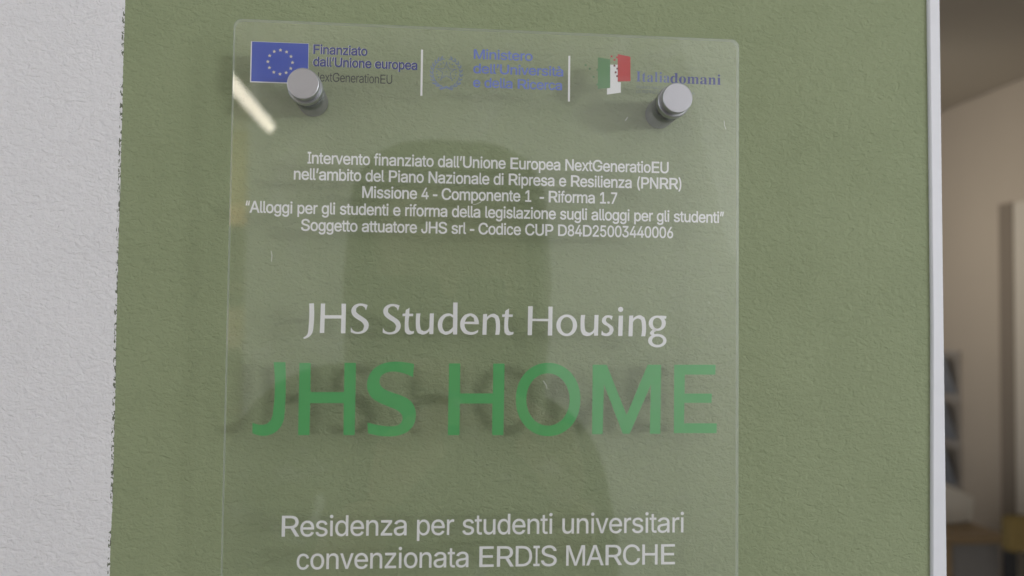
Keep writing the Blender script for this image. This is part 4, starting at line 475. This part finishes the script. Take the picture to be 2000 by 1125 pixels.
# door in the reception wall
struct(boxo('door_frame', (XW - .018, XW, 3.255, 3.345, 0, 2.105), M['jamb'], bev=.004))
struct(boxo('door', (XW - .010, XW - .001, 2.3, 3.252, 0, 2.10), M['door']))
desk = tag(empty('desk', (1.6, 3.1, 0)), 'wooden topped desk with a dark grey front panel in the room behind', 'desk')
def ploc(o): 
    o.matrix_parent_inverse = o.parent.matrix_world.inverted() if False else Matrix.Translation(-o.parent.location); return o
ploc(boxo('desk_top', (1.0, 2.19, 2.775, 3.5, .712, .74), M['oak'], desk, bev=.003))
ploc(boxo('front_panel', (1.974, 2.165, 2.80, 2.82, .06, .710), M['charcoal'], desk))
ploc(boxo('front_panel', (1.02, 1.90, 2.80, 2.82, .06, .710), M['charcoal'], desk))
ploc(boxo('leg', (1.904, 1.970, 2.795, 2.86, 0, .711), M['oak'], desk, bev=.003))
ploc(boxo('side_panel', (2.145, 2.168, 2.822, 3.48, 0, .711), M['charcoal'], desk))
bm = bmesh.new()
P = [(1.86, .935), (2.02, .912), (2.12, .872), (2.182, .845), (2.168, .752), (2.10, .7415), (1.95, .7415), (1.86, .7415)]
A = [bm.verts.new((x, 2.97, z)) for x, z in P]; B = [bm.verts.new((x + .03, 3.20, z if z < .76 else z + .01)) for x, z in P]
bm.faces.new(A); bm.faces.new(list(reversed(B)))
for k in range(len(P)): bm.faces.new((A[k], B[k], B[(k + 1) % len(P)], A[(k + 1) % len(P)]))
bmesh.ops.recalc_face_normals(bm, faces=bm.faces)
bmesh.ops.bevel(bm, geom=list(bm.edges), offset=.008, segments=2, affect='EDGES')
tag(mesh('folded_papers', bm, M['paper']), 'off-white folded papers lying on the wooden desk top', 'papers')
rack = tag(empty('leaflet_rack', (XW, 3.82, .7)), 'wall rack with three tiers of grey blue leaflets above the desk', 'leaflet rack')
ploc(boxo('back_board', (XW - .012, XW - .0005, 3.66, 4.0, .72, 1.42), M['rack'], rack))
for k, z in enumerate((.76, .985, 1.21)):
    bm = bmesh.new(); vs = [bm.verts.new(v) for v in ((XW - .035, 3.675, z), (XW - .035, 3.98, z), (XW - .10, 3.98, z + .18), (XW - .10, 3.675, z + .18), (XW - .014, 3.675, z), (XW - .014, 3.98, z), (XW - .075, 3.98, z + .185), (XW - .075, 3.675, z + .185))]
    for q in ((0, 1, 2, 3), (7, 6, 5, 4), (0, 3, 7, 4), (1, 5, 6, 2), (3, 2, 6, 7), (0, 4, 5, 1)): bm.faces.new([vs[i] for i in q])
    bmesh.ops.recalc_face_normals(bm, faces=bm.faces)
    lf = ploc(mesh('leaflet', bm, M['leaf_grey'], rack))
    if k == 2:
        o = boxo('red_band', (XW - .062, XW - .040, 3.665, 3.97, 1.205, 1.235), M['leaf_red'], lf); o.matrix_parent_inverse = Matrix.Translation(-rack.location)
chair = tag(empty('chair', (2.02, 2.35, 0)), 'ochre upholstered chair standing to the right of the desk', 'chair')
ploc(boxo('backrest', (1.855, 2.26, 2.30, 2.35, .805, .925), M['yellow'], chair, bev=.02))
ploc(boxo('seat', (1.86, 2.25, 2.36, 2.74, .42, .47), M['yellow'], chair, bev=.015))
for x in (1.875, 2.225):
    ploc(boxo('leg', (x - .015, x + .015, 2.31, 2.34, 0, .81), M['black'], chair)); ploc(boxo('leg', (x - .015, x + .015, 2.68, 2.71, 0, .42), M['black'], chair))

# ------------------------------------------------------------------ what the sheet mirrors: the hall lamp, a cabinet, the person taking the picture
M['tube'] = mat('lamp_diffuser', (0.9, 0.9, 0.88), 0.4, emit=(1.0, 0.90, 0.74, 9.0))
lamp = tag(empty('ceiling_tube_lamp', (-.93, -3.0, 2.58)), 'long slim ceiling tube lamp glowing warm white', 'lamp')
bm = bmesh.new(); prof_n = 14
rings = []
def ring(y, r): return [bm.verts.new((r * math.cos(2 * math.pi * k / prof_n), y, r * math.sin(2 * math.pi * k / prof_n))) for k in range(prof_n)]
for y, r in ((-1.415, .006), (-1.41, .019), (-1.397, .025), (-1.380, .029), (.6, .029), (.62, .015)): rings.append(ring(y, r))
for a, b in zip(rings, rings[1:]):
    for k in range(prof_n): bm.faces.new((a[k], a[(k + 1) % prof_n], b[(k + 1) % prof_n], b[k]))
bm.faces.new(rings[0]); bm.faces.new(rings[-1]); bmesh.ops.recalc_face_normals(bm, faces=bm.faces)
mesh('tube', bm, M['tube'], lamp, smooth=True)
for y in (-1.0, .3): boxo('bracket', (-.012, .012, y - .01, y + .01, .0295, .4218), M['trim'], lamp)

cab = tag(empty('wooden_shelf_unit', (-1.4, -6.3, 0)), 'tall wooden shelf unit with pale boxes at the end of the passage', 'shelf unit')
ploc(boxo('side_board', (-1.66, -1.63, -6.44, -6.1, 0, 2.4), M['oak'], cab)); ploc(boxo('side_board', (-1.25, -1.22, -6.44, -6.1, 0, 2.4), M['oak'], cab))
for z in (.4, .85, 1.3, 1.75, 2.2): ploc(boxo('shelf', (-1.629, -1.251, -6.44, -6.1, z, z + .03), M['oak'], cab))
M['carton'] = mat('pale_carton', (0.75, 0.56, 0.33), 0.6)
for z, h in ((2.231, .10), (1.50, .2)): tag(boxo('storage_box', (-1.60, -1.28, -6.4, -6.12, z if z > 2 else 1.331, (z if z > 2 else 1.331) + h * 1.4), M['carton']), 'pale carton on the top of the wooden shelf unit' if z > 2 else 'pale carton on a middle board of the wooden shelf unit', 'box')

def skinned(V, E, root, sub=2):
    me = bpy.data.meshes.new('s'); me.from_pydata([v[:3] for v in V], E, []); o = bpy.data.objects.new('s', me); COL.objects.link(o)
    sk = o.modifiers.new('s', 'SKIN'); sk.use_smooth_shade = True
    for i, v in enumerate(V):
        d = me.skin_vertices[0].data[i]; r = v[3]; d.radius = (r, v[4] if len(v) > 4 else r); d.use_root = (i == root)
    ss = o.modifiers.new('u', 'SUBSURF'); ss.levels = sub; ss.render_levels = sub
    bpy.context.view_layer.update()
    m2 = bpy.data.meshes.new_from_object(o.evaluated_get(bpy.context.evaluated_depsgraph_get())); bpy.data.objects.remove(o); return m2

def build_person():
    px, py = -.01, -.60
    chains = [
        [(px, py - .02, .93, .150, .11), (px, py - .02, 1.10, .140, .105), (px, py - .02, 1.28, .155, .11), (px - .01, py - .01, 1.42, .12, .08), (px, py + .02, 1.49, .062), (px, py + .06, 1.54, .056)],
        [(px, py - .02, 1.405, .07), (px + .085, py - .02, 1.425, .066), (px + .125, py - .0, 1.40, .060), (px + .148, py, 1.24, .052), (px + .11, py + .145, 1.385, .031)],
        [(px, py - .02, 1.415, .07), (px - .11, py - .02, 1.455, .068), (px - .175, py - .02, 1.43, .064), (px - .235, py, 1.17, .050), (px - .055, py + .145, 1.38, .031)],
        [(px + .085, py - .02, .95, .092), (px + .10, py, .48, .06), (px + .105, py - .03, .09, .042), (px + .115, py + .13, .04, .034)],
        [(px - .085, py - .02, .95, .092), (px - .10, py, .48, .06), (px - .105, py - .03, .09, .042), (px - .115, py + .13, .04, .034)]]
    parts = [skinned(V, [(i, i + 1) for i in range(len(V) - 1)], 0) for V in chains]
    for side, (wx, wz) in ((1, (px + .11, 1.385)), (-1, (px - .055, 1.38))):
        W = Vector((wx, py + .145, wz)); d = Vector((-.12 * side, .10, .42)).normalized()    # the palm runs up and forward, fingers close round the handle
        sd = Vector((-side * .45, .9, 0)).normalized(); curl = Vector((-side, -.15, 0)).normalized()
        hv = [(*W, .024, .017), (*(W + d * .05), .034, .016), (*(W + d * .085), .034, .014)]; parts.append(skinned(hv, [(0, 1), (1, 2)], 0))
        for k, ln in enumerate((.070, .078, .073, .058)):
            b0 = W + d * (.075 - .006 * abs(k - 1)) + sd * (.027 - .018 * k); b1 = b0 + (d * .7 + curl * .5).normalized() * ln * .45; b2 = b1 + (curl * 1.0 - d * .1).normalized() * ln * .32; b3 = b2 + (curl * .5 - d * .6 - sd * .05).normalized() * ln * .25
            parts.append(skinned([(*b0, .009), (*b1, .0085), (*b2, .0075), (*b3, .0065)], [(0, 1), (1, 2), (2, 3)], 0))
        t0 = W + d * .03 + sd * .02; t1 = t0 + (sd * .8 + d * .6).normalized() * .035; t2 = t1 + (d * .7 + curl * .6).normalized() * .028
        parts.append(skinned([(*t0, .013), (*t1, .0105), (*t2, .008)], [(0, 1), (1, 2)], 0))
    bm = bmesh.new()
    for m in parts: bm.from_mesh(m)
    hc = Vector((px, -.50, 1.604))
    def ball(c, r, seg=20):
        g = bmesh.ops.create_uvsphere(bm, u_segments=seg, v_segments=seg, radius=1)
        for v in g['verts']: v.co = Vector((c[0] + v.co.x * r[0], c[1] + v.co.y * r[1], c[2] + v.co.z * r[2]))
    ball(hc + Vector((0, -.01, .015)), (.078, .096, .105)); ball(hc + Vector((0, .028, -.06)), (.056, .058, .062))     # skull and jaw
    ball(hc + Vector((0, .092, -.02)), (.012, .014, .024)); ball(hc + Vector((0, .080, -.062)), (.024, .008, .010))      # nose, mouth
    for s in (-1, 1): ball(hc + Vector((s * .080, -.005, -.005)), (.010, .020, .032)); ball(hc + Vector((s * .030, .072, .005)), (.014, .012, .010))
    me = bpy.data.meshes.new('b'); bm.to_mesh(me); bm.free(); o = bpy.data.objects.new('b', me); COL.objects.link(o)
    rm = o.modifiers.new('r', 'REMESH'); rm.mode = 'VOXEL'; rm.voxel_size = .0055
    sm = o.modifiers.new('s', 'SMOOTH'); sm.factor = .5; sm.iterations = 3
    bpy.context.view_layer.update(); m2 = bpy.data.meshes.new_from_object(o.evaluated_get(bpy.context.evaluated_depsgraph_get())); bpy.data.objects.remove(o)
    M['skin'] = mat('skin', (0.42, 0.25, 0.18), 0.5, noise=.05); M['jacket'] = mat('dark_jacket', (0.03, 0.03, 0.028), 0.85, noise=.1, nscale=200); M['jeans'] = mat('dark_jeans', (0.02, 0.026, 0.05), 0.85); M['hair'] = mat('dark_hair', (0.012, 0.009, 0.007), 0.6, noise=.3, nscale=120)
    m2.materials.clear()
    for k in ('skin', 'jacket', 'jeans', 'black'): m2.materials.append(M[k])
    for p in m2.polygons:
        c = p.center; p.use_smooth = True
        hand = c.y > py + .135 and 1.2 < c.z < 1.53
        p.material_index = 0 if (c.z > 1.515 or hand) else (1 if c.z > .92 else (2 if c.z > .09 else 3))
    m2.name = 'person'; per = link(bpy.data.objects.new('person', m2))
    tag(per, 'person in a dark jacket standing before the sign and holding up a small camera', 'person')
    # straight shoulder-length hair parted off the face: a shell of rings from crown to ends
    bm = bmesh.new(); rnd = random.Random(2); rings = []
    for dz, rx, ry, oy in ((.116, .012, .012, -.02), (.113, .055, .05, -.02), (.098, .080, .078, -.02), (.07, .093, .098, -.018), (.03, .098, .108, -.02), (-.02, .100, .104, -.024), (-.07, .100, .098, -.028), (-.12, .098, .09, -.032), (-.16, .094, .08, -.036), (-.185, .086, .07, -.04)):
        r_ = []
        for k in range(40):
            a = 2 * math.pi * k / 40; f = 1 + rnd.uniform(-.02, .02)
            c2, s2 = math.cos(a), math.sin(a); e = .8
            y = oy + ry * f * math.copysign(abs(s2) ** e, s2)
            if dz < .05 and s2 > .35: y = min(y, .045)
            r_.append(bm.verts.new((hc.x + rx * f * math.copysign(abs(c2) ** e, c2), hc.y + y, hc.z + dz)))
        rings.append(r_)
    bm.faces.new(rings[0])
    for i, (a, b) in enumerate(zip(rings, rings[1:])):
        for k in range(40):
            face_gap = rings_open(k, i)
            if not face_gap: bm.faces.new((a[k], a[(k + 1) % 40], b[(k + 1) % 40], b[k]))
    bmesh.ops.recalc_face_normals(bm, faces=bm.faces)
    hr = mesh('hair', bm, M['hair'], per, smooth=True); md = hr.modifiers.new('t', 'SOLIDIFY'); md.thickness = .010
def rings_open(k, i): return i >= 3 and 5 <= k <= 14
build_person()
hcam = tag(empty('handheld_camera', (-.02, -.41, 1.55)), 'small black camera held on a short grip by the person', 'camera')
boxo('body', (-.058, .058, -.018, .010, -.034, .036), M['black'], hcam, bev=.006)
lathe('lens', [(0, .0125), (.012, .0125), (.016, .0145), (.019, .0145), (.019, .010), (.012, .010)], M['black'], hcam)
boxo('grip', (.033, .062, -.020, .006, -.205, -.0345), M['black'], hcam, bev=.008)
